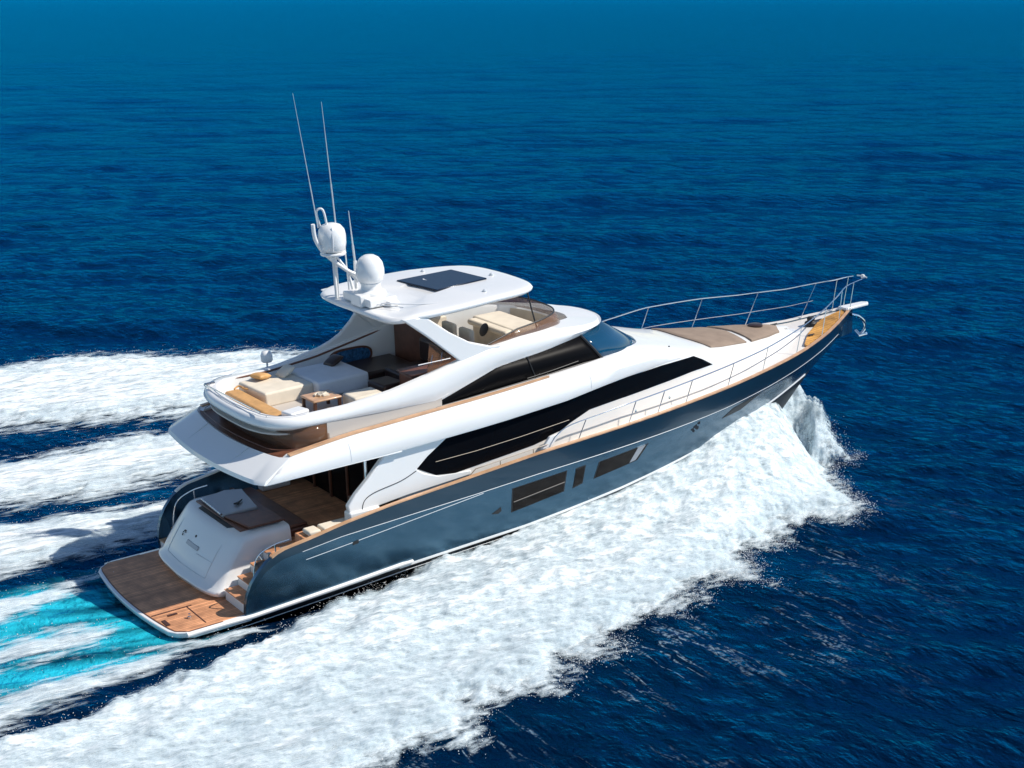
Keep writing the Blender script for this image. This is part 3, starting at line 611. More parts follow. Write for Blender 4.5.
# seams, vents and small fittings on the superstructure
for s in (-1, 1):
    b = MB()
    for x in (5.1, 12.9):
        y = ip(x, *BH); z0 = ip(x, *ZB0); z1 = ip(x, *ZB1); ti = ip(x, [10, 15, 16.5], [.22, .40, .30])
        b.tube([(x, s * (y + .012), z0 + .05), (x, s * (y - .018), z0 + (z1 - z0) * .5), (x, s * (y - ti + .032), z1 - .04)], .005, 5)
        b.build('moulding_seam', M['steelgrey'], Y); b = MB()
    for x in (14.6, 16.0):
        b = MB(); b.lathe([(0, -.01), (.045, -.01), (.04, .02), (0, .025)], (x, s * (Hh(x) + ip(x, [11, 14, 18], [0, .12, .16]) * .55), zdeck(x) + .22), 12, ax=Vector((0, s, .2))); b.build('courtesy_light', M['steel'], Y)
for x, y in ((10.2, 1.6), (10.2, -1.6), (11.5, 0)):
    b = MB(); b.lathe([(0, 0), (.07, 0), (.06, .05), (.02, .08), (0, .08)], (x, y, hz(x) + .13), 12); b.build('roof_light', M['steelgrey'], ht)
b = MB(); b.box((23.0, -.3, zdeck(23.0) + .02), (23.6, .3, zdeck(23.0) + .09)); b.build('anchor_locker_lid', M['white'], Y, bevel=.03)

# mast, domes, whips -----------------------------------------------------------------
b = MB()
b.tube(smooth_path([(6.42, .9, 9.25), (6.5, .95, 8.8), (6.78, .95, 8.36), (7.3, .8, 7.88), (7.72, .65, 7.6), (7.9, .6, 7.2)], 6), .055, 10)
b.tube([(7.15, 1.15, 7.1), (7.12, 1.1, 8.35)], .06, 10); b.tube([(7.0, .9, 7.1), (7.02, 1.0, 8.35)], .045, 10)
b.tube([(7.12, 1.1, 8.3), (7.6, .75, 7.5)], .035, 8); b.tube([(7.45, .7, 7.15), (7.35, .8, 7.8)], .04, 8)
b.tube(smooth_path([(6.9, 1.3, 8.95), (6.74, 1.15, 9.2), (6.66, 1.1, 9.55), (6.8, 1.0, 9.58), (6.9, 1.0, 9.1)], 4), .03, 8)
b.lathe([(0, 0), (.34, 0), (.36, .04), (.34, .08), (0, .1)], (7.03, 1.0, 8.32), 20)
mast = b.build('antenna_mast', M['white'], Y, smooth=50)
b = MB(); b.lathe([(.30, 0), (.36, .08), (.385, .22), (.385, .44), (.35, .60), (.25, .72), (.12, .77), (0, .78)], (7.02, 1.0, 8.42), 32); d1 = b.build('radome', M['white'], Y, smooth=60)
b = MB(); b.tube([(7.02 + .388 * math.cos(R(-115)) , 1.0 + .388 * math.sin(R(-115)), 8.46), (7.02 + .392 * math.cos(R(-115)), 1.0 + .392 * math.sin(R(-115)), 8.86), (7.02 + .3 * math.cos(R(-115)), 1 + .3 * math.sin(R(-115)), 9.12)], .012, 6); b.build('dome_seam', M['greyup'], d1)
b = MB(); b.lathe([(.28, 0), (.35, .06), (.39, .22), (.39, .36), (.35, .54), (.26, .67), (.14, .74), (0, .76)], (7.55, -.05, 7.66), 32); b.build('radome', M['white'], Y, smooth=60)
b = MB(); b.lathe([(.42, 0), (.40, .10), (.28, .14), (.26, .28), (.31, .34), (0, .36)], (7.55, -.05, 7.32), 24); b.box((7.1, -.75, 7.12), (7.95, .75, 7.34)); b.box((6.98, -.45, 7.1), (7.3, .1, 7.42)); b.box((7.6, -.95, 7.12), (7.9, -.4, 7.25)); b.build('dome_plinth', M['white'], Y, bevel=.04, seg=3)
for (p0, p1, r_) in (((6.62, 1.0, 9.11), (6.15, 1.0, 12.75), .013), ((7.16, 1.0, 9.15), (6.97, 1.0, 12.45), .017), ((7.68, 1.0, 8.0), (7.58, 1.0, 9.45), .026)):
    b = MB(); P0, P1 = Vector(p0), Vector(p1); b.tube([P0, P0.lerp(P1, .33)], r_ * 1.2, 6); b.tube([P0.lerp(P1, .33), P1], r_ * .9, 6, r2=r_ * .35); b.build('whip_antenna', M['steelgrey'], Y)
b = MB(); b.tube([(7.68, 1.0, 7.15), (7.68, 1.0, 8.05)], .05, 8); b.tube([(7.5, 1.1, 7.15), (7.45, 1.1, 8.5)], .02, 6); b.build('antenna_base', M['white'], Y)
# small dome on the port side deck
b = MB(); b.lathe([(.14, 0), (.17, .05), (.17, .2), (.13, .3), (0, .33)], (5.75, 3.0, 5.08), 20); b.lathe([(.03, -.7), (.03, 0)], (5.75, 3.0, 5.08), 8); b.build('side_dome', M['white'], Y, smooth=60)

# foredeck: sun pads, windlass, hatches ------------------------------------------------
def ztop_house(x, y):
    h = Hh(x); zs = ip(x, *ZS); a = h - .34
    return ip(abs(y), [0, a * .4, max(.2, a * .72), a], [zs + .08, zs + .07, zs + .05, zs])
def pad(poly, zup=.05):
    b = MB(); cx = sum(p[0] for p in poly) / len(poly); cy = sum(p[1] for p in poly) / len(poly)
    def ringf(sc, dz): return [(cx + (x - cx) * sc, cy + (y - cy) * sc, ztop_house(cx + (x - cx) * sc, cy + (y - cy) * sc) + dz) for x, y in poly]
    rg = [ringf(1, -.05), ringf(1, zup * .6), ringf(.97, zup), ringf(.7, zup + .005), ringf(.35, zup + .005), ringf(.05, zup + .005)]
    b.loft(rg, ring=True); b.add(rg[-1], [tuple(range(len(poly)))]); return b
def dens(P, st=.2):
    out = []
    for i in range(len(P)):
        a, c = Vector(P[i]), Vector(P[(i + 1) % len(P)]); m = max(1, int((c - a).length / st)); out += [tuple(a + (c - a) * k / m) for k in range(m)]
    return out
pad(dens([(18.5, 1.45), (18.35, 0), (18.5, -1.42), (20.25, -1.12), (20.45, 0), (20.25, 1.12)])).build('sun_pad', M['tan'], Y, smooth=40)
pad(dens([(20.5, 1.08), (20.62, 0), (20.5, -1.08), (21.5, -.8), (22.25, -.5), (22.5, -.1), (22.3, .4), (21.5, .8)])).build('sun_pad', M['tan'], Y, smooth=40)
b = MB(); b.lathe([(0, 0), (.24, 0), (.24, .05), (.2, .07), (0, .075)], (21.7, .05, ztop_house(21.7, 0) + .05), 20); b.build('deck_hatch', M['darkseat'], Y)
b = MB(); b.lathe([(0, 0), (.22, 0), (.20, .12), (.12, .16), (.14, .26), (.1, .3), (0, .3)], (24.15, 0, zdeck(24.15) + .03), 16); b.box((24.2, -.12, zdeck(24.2)), (24.75, .12, zdeck(24.2) + .14)); b.build('windlass', M['dark'], Y, bevel=.02)
for s in (-1, 1):
    for x in (23.3, 12.0):
        y = hb(x, ip(x, *ZG)) - .42; z = zdeck(x) + .06
        b = MB(); b.tube([(x - .14, s * y, z + .07), (x + .14, s * y, z + .07)], .025, 8); b.tube([(x - .06, s * y, z - .02), (x - .06, s * y, z + .07)], .02, 8); b.tube([(x + .06, s * y, z - .02), (x + .06, s * y, z + .07)], .02, 8); b.build('cleat', M['dark' if x > 20 else 'steel'], Y)
b = MB(); b.lathe([(0, 0), (.025, 0), (.025, .03), (0, .03)], (16.4, -1.95, 4.6), 8); b.build('deck_light', M['dark'], Y)
# bow platform, anchor
b = MB(); b.prism([(25.6, -.2), (26.7, -.15), (26.84, 0), (26.7, .15), (25.6, .2)], lambda x, y, t: (x, y, 3.76 + .10 * t), 0); b.build('bow_platform', M['white'], Y, bevel=.03)
b = MB(); b.tube(smooth_path([(26.0, -.05, 3.55), (26.35, -.05, 3.42), (26.62, -.05, 3.2), (26.68, -.05, 2.95), (26.5, -.05, 2.78)], 5), .05, 8); b.tube([(26.5, -.3, 2.85), (26.45, -.05, 2.74), (26.5, .2, 2.85)], .05, 8, r2=.05); b.build('anchor', M['steel'], Y)

# rails ------------------------------------------------------------------
def railpt(x, s, h, inn=.1):
    x_ = min(x, 26.1); zg = ip(x_, *ZG); y = max(hb(x_, zg) - inn, ip(x, [24.5, 25.5, 26.3, 26.6], [0, .26, .2, .1]))
    return Vector((x, s * y, zg + h))
RH = {-1: ([12, 14, 20, 22, 26.6], [.52, .60, .68, .78, .98]), 1: ([15.6, 16.4, 17.5, 19, 21, 23, 25, 26.6], [.1, .75, 1.1, 1.27, 1.27, 1.18, 1.1, .98])}
for s in (-1, 1):
    b = MB(); x0 = 12.0 if s < 0 else 16.0
    top = ([railpt(11.25, s, .05), railpt(11.45, s, .30), railpt(11.8, s, .48)] if s < 0 else [railpt(15.4, s, .05)]) + [railpt(x, s, ip(x, *RH[s])) for x in np.arange(x0 + .3, 26.7, .4)]
    b.tube(smooth_path(top, 2), .018, 8)
    if s > 0: b.tube(smooth_path([railpt(x, s, ip(x, [17, 19, 26], [.35, .6, .5])) for x in np.arange(17.2, 25.2, .4)], 2), .011, 6)
    rail = b.build('bow_rail', M['steel'], Y)
    for x in ((12.53, 14.34, 15.44, 16.57, 18.42, 20.15, 22.14, 23.9, 25.2, 25.9) if s < 0 else (17.4, 19.2, 21.1, 23.0, 24.9, 25.6, 26.1)):
        hh = ip(x, *RH[s]); lean = .26 if s < 0 else .5
        if x > 25: lean = .2
        b = MB(); b.tube([railpt(x - lean, s, .02, .12), railpt(x, s, hh)], .014, 6); b.build('stanchion', M['steel'], rail)
b = MB(); b.lathe([(0, 0), (.06, 0), (.07, .06), (.05, .12), (0, .13)], (26.55, 0, 4.72), 12); b.tube([(26.5, -.22, 4.78), (26.62, 0, 4.78), (26.5, .22, 4.78)], .022, 8); b.build('bow_light', M['white'], Y)
# side grab rail by the saloon
for s in (-1, 1):
    b = MB(); pts = [(x, s * 2.98, ip(x, *ZG) + .16) for x in np.arange(8.8, 11.3, .3)]; b.tube([(8.6, s * 2.98, ip(8.6, *ZG) + .02)] + pts, .014, 6)
    for x in (9.6, 10.7): b.tube([(x, s * 2.98, ip(x, *ZG)), (x, s * 2.98, ip(x, *ZG) + .16)], .012, 6)
    b.build('side_grab_rail', M['trimtan'], Y)
    b = MB(); b.prism([(11.0, 2.86), (11.35, 2.90), (11.7, 3.25), (11.3, 3.18)], lambda x, z, t: (x, s * (2.86 + .1 * t), z), 0); b.build('boarding_gate', M['white'], Y, bevel=.02)

# ------------------------------------------------------------------ loose furniture on the flybridge
def cush(name, lo, hi, m, rz, label, cat, bev=.07, group=None, loc=None):
    o = MB().box(lo, hi).build(name, m, None, bevel=bev, seg=4)
    o.matrix_world = BM @ Matrix.Translation(loc) @ Matrix.Rotation(rz, 4, 'Z'); tag(o, label, cat, group); return o
cush('sun_lounge_pad', (-.75, -.75, 0), (.75, .75, .42), M['cream'], .05, 'cream square sun pad nearest the aft rim of the flybridge', 'sun pad', loc=(4.95, .85, 4.72))
cush('sun_lounge_pad', (-.8, -.85, 0), (.8, .85, .46), M['greyup'], .03, 'pale grey sun pad forward of the cream one, beside the oval port', 'sun pad', loc=(6.5, .75, 4.72))
cush('seat_block', (-.45, -.35, 0), (.45, .35, .40), M['cream'], 0, 'cream seat block on the starboard side of the flybridge, beside the wooden table', 'seat', loc=(6.35, -1.45, 4.72))
cush('bench_cushion', (-.22, -1.5, 0), (.22, 1.5, .30), M['tantop'], .0, 'long tan leather bench cushion along the aft rim of the flybridge', 'cushion', loc=(3.85, -.2, 4.74))
cush('white_cushion', (-.3, -.22, 0), (.3, .22, .18), M['white'], .2, 'small white cushion in the aft starboard corner of the flybridge', 'cushion', .05, loc=(4.2, -1.75, 4.98))
cush('dark_footstool', (-.35, -.4, 0), (.35, .4, .34), M['darkseat'], .1, 'dark brown leather footstool under the aft end of the hardtop', 'footstool', loc=(7.45, -.75, 4.72))
def pillow(loc, rx, rz, m, label):
    b = MB(); secs = []
    for i in range(11):
        u = -1 + 2 * i / 10; ring = []
        for k in range(20):
            a = 2 * math.pi * k / 20; e = .5; cx = math.copysign(abs(math.cos(a)) ** e, math.cos(a)); cy = math.sin(a)
            w = max(.02, (1 - abs(u) ** 2.6)) ** .5; ring.append((u * .24, cx * .22 * (.86 + .14 * w), cy * .085 * w))
        secs.append(ring)
    b.loft(secs, True, True); o = b.build('throw_pillow', m, None, smooth=70); o.matrix_world = BM @ Matrix.Translation(loc) @ Matrix.Rotation(rz, 4, 'Z') @ Matrix.Rotation(rx, 4, 'Y'); tag(o, label, 'pillow', 'pillows on the flybridge sun pads'); return o
pillow((4.75, 1.35, 5.24), .15, .4, M['tantop'], 'tan throw pillow on the cream sun pad at the port aft corner of the flybridge')
pillow((5.45, 1.25, 5.26), -.5, .1, M['cream'], 'cream throw pillow leaning where the cream pad meets the grey pad')
pillow((6.95, 1.25, 5.28), -.4, .2, M['darkseat'], 'dark brown throw pillow on the grey sun pad below the oval port')
t = root('coffee_table', (5.35, -1.0, 4.71)); tag(t, 'low varnished wooden coffee table between the sun pads and the starboard coaming', 'table')
b = MB(); b.box((-.42, -.38, .36), (.42, .38, .42)); b.build('tabletop', M['cap'], t, bevel=.03)
for sx in (-1, 1):
    for sy in (-1, 1): MB().box((sx * .36 - .04, sy * .32 - .04, 0), (sx * .36 + .04, sy * .32 + .04, .36)).build('leg', M['darkwood'], t, bevel=.01)
b = MB()
for k in range(9):
    a = k * 2.4; b.tube(smooth_path([(.02 * k, -.15, .0), (.1 * math.cos(a), .02 + .1 * math.sin(a), .04), (.2 * math.cos(a + 1), .14 * math.sin(a + 1), .03)], 4), .022, 6)
o = b.build('rope_coil', M['cream'], None, smooth=60); o.matrix_world = BM @ Matrix.Translation((5.35, -1.0, 5.135)); tag(o, 'loose coil of cream rope lying on the wooden coffee table', 'rope')
b = MB()
for k in range(7):
    a = k * 2.1; b.tube(smooth_path([(0, 0, 0), (.15 * math.cos(a), .15 * math.sin(a), .04), (.24 * math.cos(a + .8), .24 * math.sin(a + .8), .0)], 4), .025, 6)
o = b.build('towel', M['tantop'], None, smooth=60); o.matrix_world = BM @ Matrix.Translation((4.15, 1.2, 5.05)); tag(o, 'crumpled tan towel on the port end of the bench by the aft rim', 'towel')

# ------------------------------------------------------------------ sea
comps = []
wdir = math.radians(-112)      # waves travel roughly toward the viewer, crests lie across the picture
rg = np.random.default_rng(3)
for i in range(110):
    L = .55 * (26 / .55) ** rg.random(); th = wdir + rg.normal(0, .55 if L < 5 else .35); k = 2 * math.pi / L
    a = .0039 * L ** .42 * (1.1 if L > 9 else 1)
    comps.append((k * math.cos(th), k * math.sin(th), a, rg.random() * 6.283, L))
def waves(x, y, sp=None):
    h = np.zeros_like(x)
    for kx, ky, a, ph, L in comps:
        w = a if sp is None else a * np.clip((L / sp - 2.2) / 2, 0, 1)
        p = kx * x + ky * y + ph; s_ = np.sin(p); h += w * (s_ + .22 * np.cos(2 * p))
    return h * (.75 + .5 * vnoise(x, y, 14, 14, 5)) if True else h
def vnoise(x, y, sx, sy, seed, oct_=1, gain=.5):
    out = np.zeros_like(x); amp = 1; tot = 0
    for o_ in range(oct_):
        r_ = np.random.default_rng(seed + o_ * 17).random((512, 512))
        u = x / sx * 2 ** o_ + 1000.37 + o_ * 31; v = y / sy * 2 ** o_ + 1000.91 + o_ * 57
        iu = np.floor(u).astype(np.int64); iv = np.floor(v).astype(np.int64); fu = u - iu; fv = v - iv
        fu = fu * fu * (3 - 2 * fu); fv = fv * fv * (3 - 2 * fv); a, b_, c, d = iu % 512, (iu + 1) % 512, iv % 512, (iv + 1) % 512
        out += amp * ((r_[a, c] * (1 - fu) + r_[b_, c] * fu) * (1 - fv) + (r_[a, d] * (1 - fu) + r_[b_, d] * fu) * fv); tot += amp; amp *= gain
    return out / tot
def sdist(x, y, poly):
    """signed distance, positive inside"""
    P = np.array(poly, float); d = np.full(x.shape, 1e9); ins = np.zeros(x.shape, bool)
    for i in range(len(P)):
        a = P[i]; c = P[(i + 1) % len(P)]; e = c - a; t = np.clip(((x - a[0]) * e[0] + (y - a[1]) * e[1]) / (e @ e), 0, 1)
        d = np.minimum(d, np.hypot(x - a[0] - t * e[0], y - a[1] - t * e[1]))
        cr = (a[1] > y) != (c[1] > y)
        with np.errstate(all='ignore'): ins ^= cr & (x < (c[0] - a[0]) * (y - a[1]) / (c[1] - a[1] + 1e-12) + a[0])
    return np.where(ins, d, -d)
TURQ = [(-3, 2.6), (.5, 2.9), (1.5, 2.9), (1.5, -2.9), (.3, -3.0), (-1.7, -3.7), (-4.8, -4.6), (-16, -7), (-26, -9), (-26, 6), (-14, 4)]
def mesh_np(name, co, faces, mats, attrs=None):
    me = bpy.data.meshes.new(name); n = len(co); me.vertices.add(n); me.vertices.foreach_set('co', co.astype(np.float32).ravel())
    f = faces.shape[0]; k = faces.shape[1]; me.loops.add(f * k); me.loops.foreach_set('vertex_index', faces.astype(np.int32).ravel())
    me.polygons.add(f); me.polygons.foreach_set('loop_start', np.arange(0, f * k, k, dtype=np.int32)); me.polygons.foreach_set('loop_total', np.full(f, k, dtype=np.int32))
    me.update(calc_edges=True)
    for nm, ar in (attrs or {}).items():
        at = me.attributes.new(nm, 'FLOAT', 'POINT'); at.data.foreach_set('value', ar.astype(np.float32))
    o = bpy.data.objects.new(name, me); C.objects.link(o); me.materials.append(mats); me.shade_smooth(); return o
camx, camy, camh = -14.0, -37.7, 15.4
caz = math.atan2(.80065, .55028)
rad = [0.0, 4, 8, 12, 16, 20, 23]
while rad[-1] < 30000: rad.append(rad[-1] + max(.10, rad[-1] ** 2 / 24900 * 1.35))
rad = np.array(rad)
fine = np.radians(np.arange(-26, 26.01, .085)); coarse1 = np.radians(np.arange(-180, -26, 2.0)); coarse2 = np.radians(np.arange(28, 180, 2.0))
azs = caz + np.concatenate([coarse1, fine, coarse2])
rr_, aa_ = np.meshgrid(rad, azs, indexing='ij'); sx_ = camx + rr_ * np.cos(aa_); sy_ = camy + rr_ * np.sin(aa_)
dr = np.gradient(rad)[:, None] * np.ones_like(aa_); daz = np.gradient(azs)[None, :] * rr_; sp = np.maximum(dr * .55, daz)
sz = waves(sx_, sy_, np.maximum(sp, .02))
# flatten under and right behind the hull, hollow beside it
inb = np.clip((sdist(sx_, sy_, [(-1, -2.3), (18, -2.2), (22, 0), (18, 2.2), (-1, 2.3)]) + .6) / .6, 0, 1)
sz = sz * (1 - inb) - .35 * inb * np.clip((sx_ - .3) / 1.5, 0, 1) - .12 * inb
aer = np.clip(sdist(sx_, sy_, TURQ) / .8 + .3, 0, 1) * np.clip(.72 + 2.2 * (vnoise(sx_ * .985 - sy_ * .17, sy_ * .985 + sx_ * .17, 3.2, .35, 40, 4, .6) - .5), .05, 1) * np.clip((sx_ + 24) / 14, 0, 1)
foam_lace = np.clip((sdist(sx_, sy_, [(-12, -18), (-6, -6), (22, -3), (24, -7), (12, -15), (2, -21)]) + 1) / 4, 0, 1)
nr, na = rr_.shape
idx = np.arange(nr * na).reshape(nr, na)
F = np.stack([idx[:-1, :-1], idx[1:, :-1], idx[1:, 1:], idx[:-1, 1:]], -1).reshape(-1, 4)
F2 = np.stack([idx[:-1, -1], idx[1:, -1], idx[1:, 0], idx[:-1, 0]], -1); F = np.concatenate([F, F2])

def water_mat():
    m = bpy.data.materials.new('sea_water'); m.use_nodes = True; n = m.node_tree; b = n.nodes['Principled BSDF']; L = n.links
    b.inputs['IOR'].default_value = 1.333; b.inputs['Roughness'].default_value = .16; b.inputs['Specular IOR Level'].default_value = .22
    ge = n.nodes.new('ShaderNodeNewGeometry'); 
    def noise(scale, detail, stretch=(1, 1, 1), rot=wdir):
        mp = n.nodes.new('ShaderNodeMapping'); mp.inputs['Rotation'].default_value = (0, 0, -rot); mp.inputs['Scale'].default_value = stretch
        t = n.nodes.new('ShaderNodeTexNoise'); t.inputs['Scale'].default_value = scale; t.inputs['Detail'].default_value = detail
        L.new(ge.outputs['Position'], mp.inputs['Vector']); L.new(mp.outputs[0], t.inputs['Vector']); return t.outputs['Fac']
    n1 = noise(2.8, 7, (1.0, .58, 1)); n2 = noise(9, 5, (1, .7, 1))
    nn = noise(.09, 4, (1.0, .45, 1)); bb = n.nodes.new('ShaderNodeBump'); bb.inputs['Strength'].default_value = 1; bb.inputs['Distance'].default_value = 1.2; L.new(nn, bb.inputs['Height'])
    n0 = noise(.42, 5, (1.0, .48, 1)); b0 = n.nodes.new('ShaderNodeBump'); b0.inputs['Strength'].default_value = 1; b0.inputs['Distance'].default_value = .5; L.new(n0, b0.inputs['Height']); L.new(bb.outputs[0], b0.inputs['Normal'])
    b1 = n.nodes.new('ShaderNodeBump'); b1.inputs['Strength'].default_value = 1; b1.inputs['Distance'].default_value = .17; L.new(n1, b1.inputs['Height']); L.new(b0.outputs[0], b1.inputs['Normal'])
    b2 = n.nodes.new('ShaderNodeBump'); b2.inputs['Strength'].default_value = 1; b2.inputs['Distance'].default_value = .045; L.new(n2, b2.inputs['Height']); L.new(b1.outputs[0], b2.inputs['Normal'])
    L.new(b2.outputs[0], b.inputs['Normal'])
    at = n.nodes.new('ShaderNodeAttribute'); at.attribute_name = 'aeration'
    mx = n.nodes.new('ShaderNodeMix'); mx.data_type = 'RGBA'; mx.inputs[6].default_value = (.0004, .0085, .030, 1); mx.inputs[7].default_value = (.02, .45, .58, 1)
    L.new(at.outputs['Fac'], mx.inputs[0])
    # broad patches of slightly different water
    n3 = noise(.02, 3, (1, .4, 1)); mr = n.nodes.new('ShaderNodeMapRange'); mr.inputs['From Min'].default_value = .3; mr.inputs['From Max'].default_value = .7; mr.inputs['To Min'].default_value = .8; mr.inputs['To Max'].default_value = 1.2; L.new(n3, mr.inputs['Value'])
    sc = n.nodes.new('ShaderNodeVectorMath'); sc.operation = 'SCALE'; L.new(mx.outputs[2], sc.inputs[0]); L.new(mr.outputs[0], sc.inputs['Scale'])
    # foam lace: thin wandering bright streaks
    at2 = n.nodes.new('ShaderNodeAttribute'); at2.attribute_name = 'lace'
    n4 = noise(.5, 8, (2.6, .42, 1), math.radians(-134)); ab = n.nodes.new('ShaderNodeMath'); ab.operation = 'SUBTRACT'; ab.inputs[1].default_value = .5; L.new(n4, ab.inputs[0])
    a2 = n.nodes.new('ShaderNodeMath'); a2.operation = 'ABSOLUTE'; L.new(ab.outputs[0], a2.inputs[0])
    m4 = n.nodes.new('ShaderNodeMapRange'); m4.inputs['From Min'].default_value = .0; m4.inputs['From Max'].default_value = .018; m4.inputs['To Min'].default_value = 1; m4.inputs['To Max'].default_value = 0; L.new(a2.outputs[0], m4.inputs['Value'])
    n5 = noise(9, 4); m5 = n.nodes.new('ShaderNodeMapRange'); m5.inputs['From Min'].default_value = .45; m5.inputs['From Max'].default_value = .6; L.new(n5, m5.inputs['Value'])
    n6 = noise(.25, 3); m6 = n.nodes.new('ShaderNodeMapRange'); m6.inputs['From Min'].default_value = .45; m6.inputs['From Max'].default_value = .6; L.new(n6, m6.inputs['Value'])
    def mul(a, c):
        q = n.nodes.new('ShaderNodeMath'); q.operation = 'MULTIPLY'; L.new(a, q.inputs[0])
        if isinstance(c, float): q.inputs[1].default_value = c
        else: L.new(c, q.inputs[1])
        return q.outputs[0]
    fac = mul(mul(mul(mul(m4.outputs[0], m5.outputs[0]), m6.outputs[0]), at2.outputs['Fac']), .5)
    b.inputs['Specular IOR Level'].default_value = 0; b.inputs['Roughness'].default_value = .6
    gl = n.nodes.new('ShaderNodeBsdfGlossy'); gl.inputs['Color'].default_value = (.0, .45, 1.0, 1); gl.inputs['Roughness'].default_value = .12; L.new(b2.outputs[0], gl.inputs['Normal'])
    fr = n.nodes.new('ShaderNodeFresnel'); fr.inputs['IOR'].default_value = 1.333; L.new(b2.outputs[0], fr.inputs['Normal'])
    cm = n.nodes.new('ShaderNodeMath'); cm.operation = 'MULTIPLY'; cm.inputs[1].default_value = .78; L.new(fr.outputs[0], cm.inputs[0])
    ms = n.nodes.new('ShaderNodeMixShader'); L.new(cm.outputs[0], ms.inputs[0]); L.new(b.outputs[0], ms.inputs[1]); L.new(gl.outputs[0], ms.inputs[2])
    L.new(ms.outputs[0], n.nodes['Material Output'].inputs['Surface'])
    mf = n.nodes.new('ShaderNodeMix'); mf.data_type = 'RGBA'; L.new(fac, mf.inputs[0]); L.new(sc.outputs[0], mf.inputs[6]); mf.inputs[7].default_value = (.5, .68, .8, 1)
    L.new(mf.outputs[2], b.inputs['Base Color'])
    return m
sea = mesh_np('sea', np.stack([sx_, sy_, sz], -1).reshape(-1, 3), F, water_mat(), {'aeration': aer.ravel(), 'lace': foam_lace.ravel()})
tag(sea, 'deep blue open sea with short choppy waves', 'sea', kind='structure')

# ------------------------------------------------------------------ foam
def foam_mat(name, rz, st, sc=1.0):
    m = bpy.data.materials.new(name); m.use_nodes = True; n = m.node_tree; L = n.links; n.nodes.remove(n.nodes['Principled BSDF'])
    ge = n.nodes.new('ShaderNodeNewGeometry')
    mp = n.nodes.new('ShaderNodeMapping'); mp.inputs['Rotation'].default_value = (0, 0, R(rz)); mp.inputs['Scale'].default_value = st; L.new(ge.outputs['Position'], mp.inputs['Vector'])
    def noise(k, d, r_=.6, src=None):
        t = n.nodes.new('ShaderNodeTexNoise'); t.inputs['Scale'].default_value = k; t.inputs['Detail'].default_value = d; t.inputs['Roughness'].default_value = r_; L.new((src or mp).outputs[0 if src is None else 'Position'], t.inputs['Vector']); return t.outputs['Fac']
    def rng_(src, a, c, lo, hi):
        q = n.nodes.new('ShaderNodeMapRange'); L.new(src, q.inputs['Value']); q.inputs['From Min'].default_value = a; q.inputs['From Max'].default_value = c; q.inputs['To Min'].default_value = lo; q.inputs['To Max'].default_value = hi; return q.outputs[0]
    def ma(op, a, c, d=None):
        q = n.nodes.new('ShaderNodeMath'); q.operation = op
        for k, v in enumerate((a, c, d)):
            if v is None: continue
            if isinstance(v, (int, float)): q.inputs[k].default_value = v
            else: L.new(v, q.inputs[k])
        return q.outputs[0]
    at = n.nodes.new('ShaderNodeAttribute'); at.attribute_name = 'thick'
    nz = noise(2.6 * sc, 10, .68)
    sm = ma('ADD', ma('MULTIPLY_ADD', nz, 4.2, -2.25), at.outputs['Fac'])
    alpha = rng_(sm, -.35, .75, 0, 1)
    white = rng_(noise(2.0 * sc, 12, .75), .35, .60, .84, 1.0)
    fv = n.nodes.new('ShaderNodeVectorMath'); fv.operation = 'SCALE'; fv.inputs[0].default_value = (.96, .96, .95); L.new(white, fv.inputs['Scale'])
    mx = n.nodes.new('ShaderNodeMix'); mx.data_type = 'RGBA'; L.new(rng_(sm, 0, 1.3, 0, 1), mx.inputs[0]); mx.inputs[6].default_value = (.62, .74, .80, 1); L.new(fv.outputs[0], mx.inputs[7])
    b1 = n.nodes.new('ShaderNodeBump'); b1.inputs['Distance'].default_value = .07; b1.inputs['Strength'].default_value = .5; L.new(noise(5 * sc, 12, .65), b1.inputs['Height'])
    df = n.nodes.new('ShaderNodeBsdfDiffuse'); L.new(mx.outputs[2], df.inputs['Color']); L.new(b1.outputs[0], df.inputs['Normal'])
    tr = n.nodes.new('ShaderNodeBsdfTranslucent'); L.new(mx.outputs[2], tr.inputs['Color'])
    m1 = n.nodes.new('ShaderNodeMixShader'); m1.inputs[0].default_value = .10; L.new(df.outputs[0], m1.inputs[1]); L.new(tr.outputs[0], m1.inputs[2])
    tp = n.nodes.new('ShaderNodeBsdfTransparent'); m2 = n.nodes.new('ShaderNodeMixShader'); L.new(alpha, m2.inputs[0]); L.new(tp.outputs[0], m2.inputs[1]); L.new(m1.outputs[0], m2.inputs[2])
    L.new(m2.outputs[0], n.nodes['Material Output'].inputs['Surface']); return m
FM = foam_mat('spray_foam', -35, (.7, 1.5, 1)); FMW = foam_mat('wake_froth', 10, (.45, 1.9, 1), .9)
def droplets(centers, radii):
    n = len(centers); T = np.array([(1, 1, 1), (1, -1, -1), (-1, 1, -1), (-1, -1, 1)], float) / 1.73
    q = rng.normal(size=(n, 3, 3)); u = q[:, 0] / np.linalg.norm(q[:, 0], axis=1, keepdims=True); v = np.cross(u, q[:, 1]); v /= np.linalg.norm(v, axis=1, keepdims=True); w = np.cross(u, v)
    Rm = np.stack([u, v, w], 1); V = np.einsum('kj,njc->nkc', T, Rm) * radii[:, None, None] + centers[:, None, :]
    f = np.array([(0, 1, 2), (0, 3, 1), (0, 2, 3), (1, 3, 2)]); Fd = (f[None] + 4 * np.arange(n)[:, None, None]).reshape(-1, 3)
    return V.reshape(-1, 3), Fd
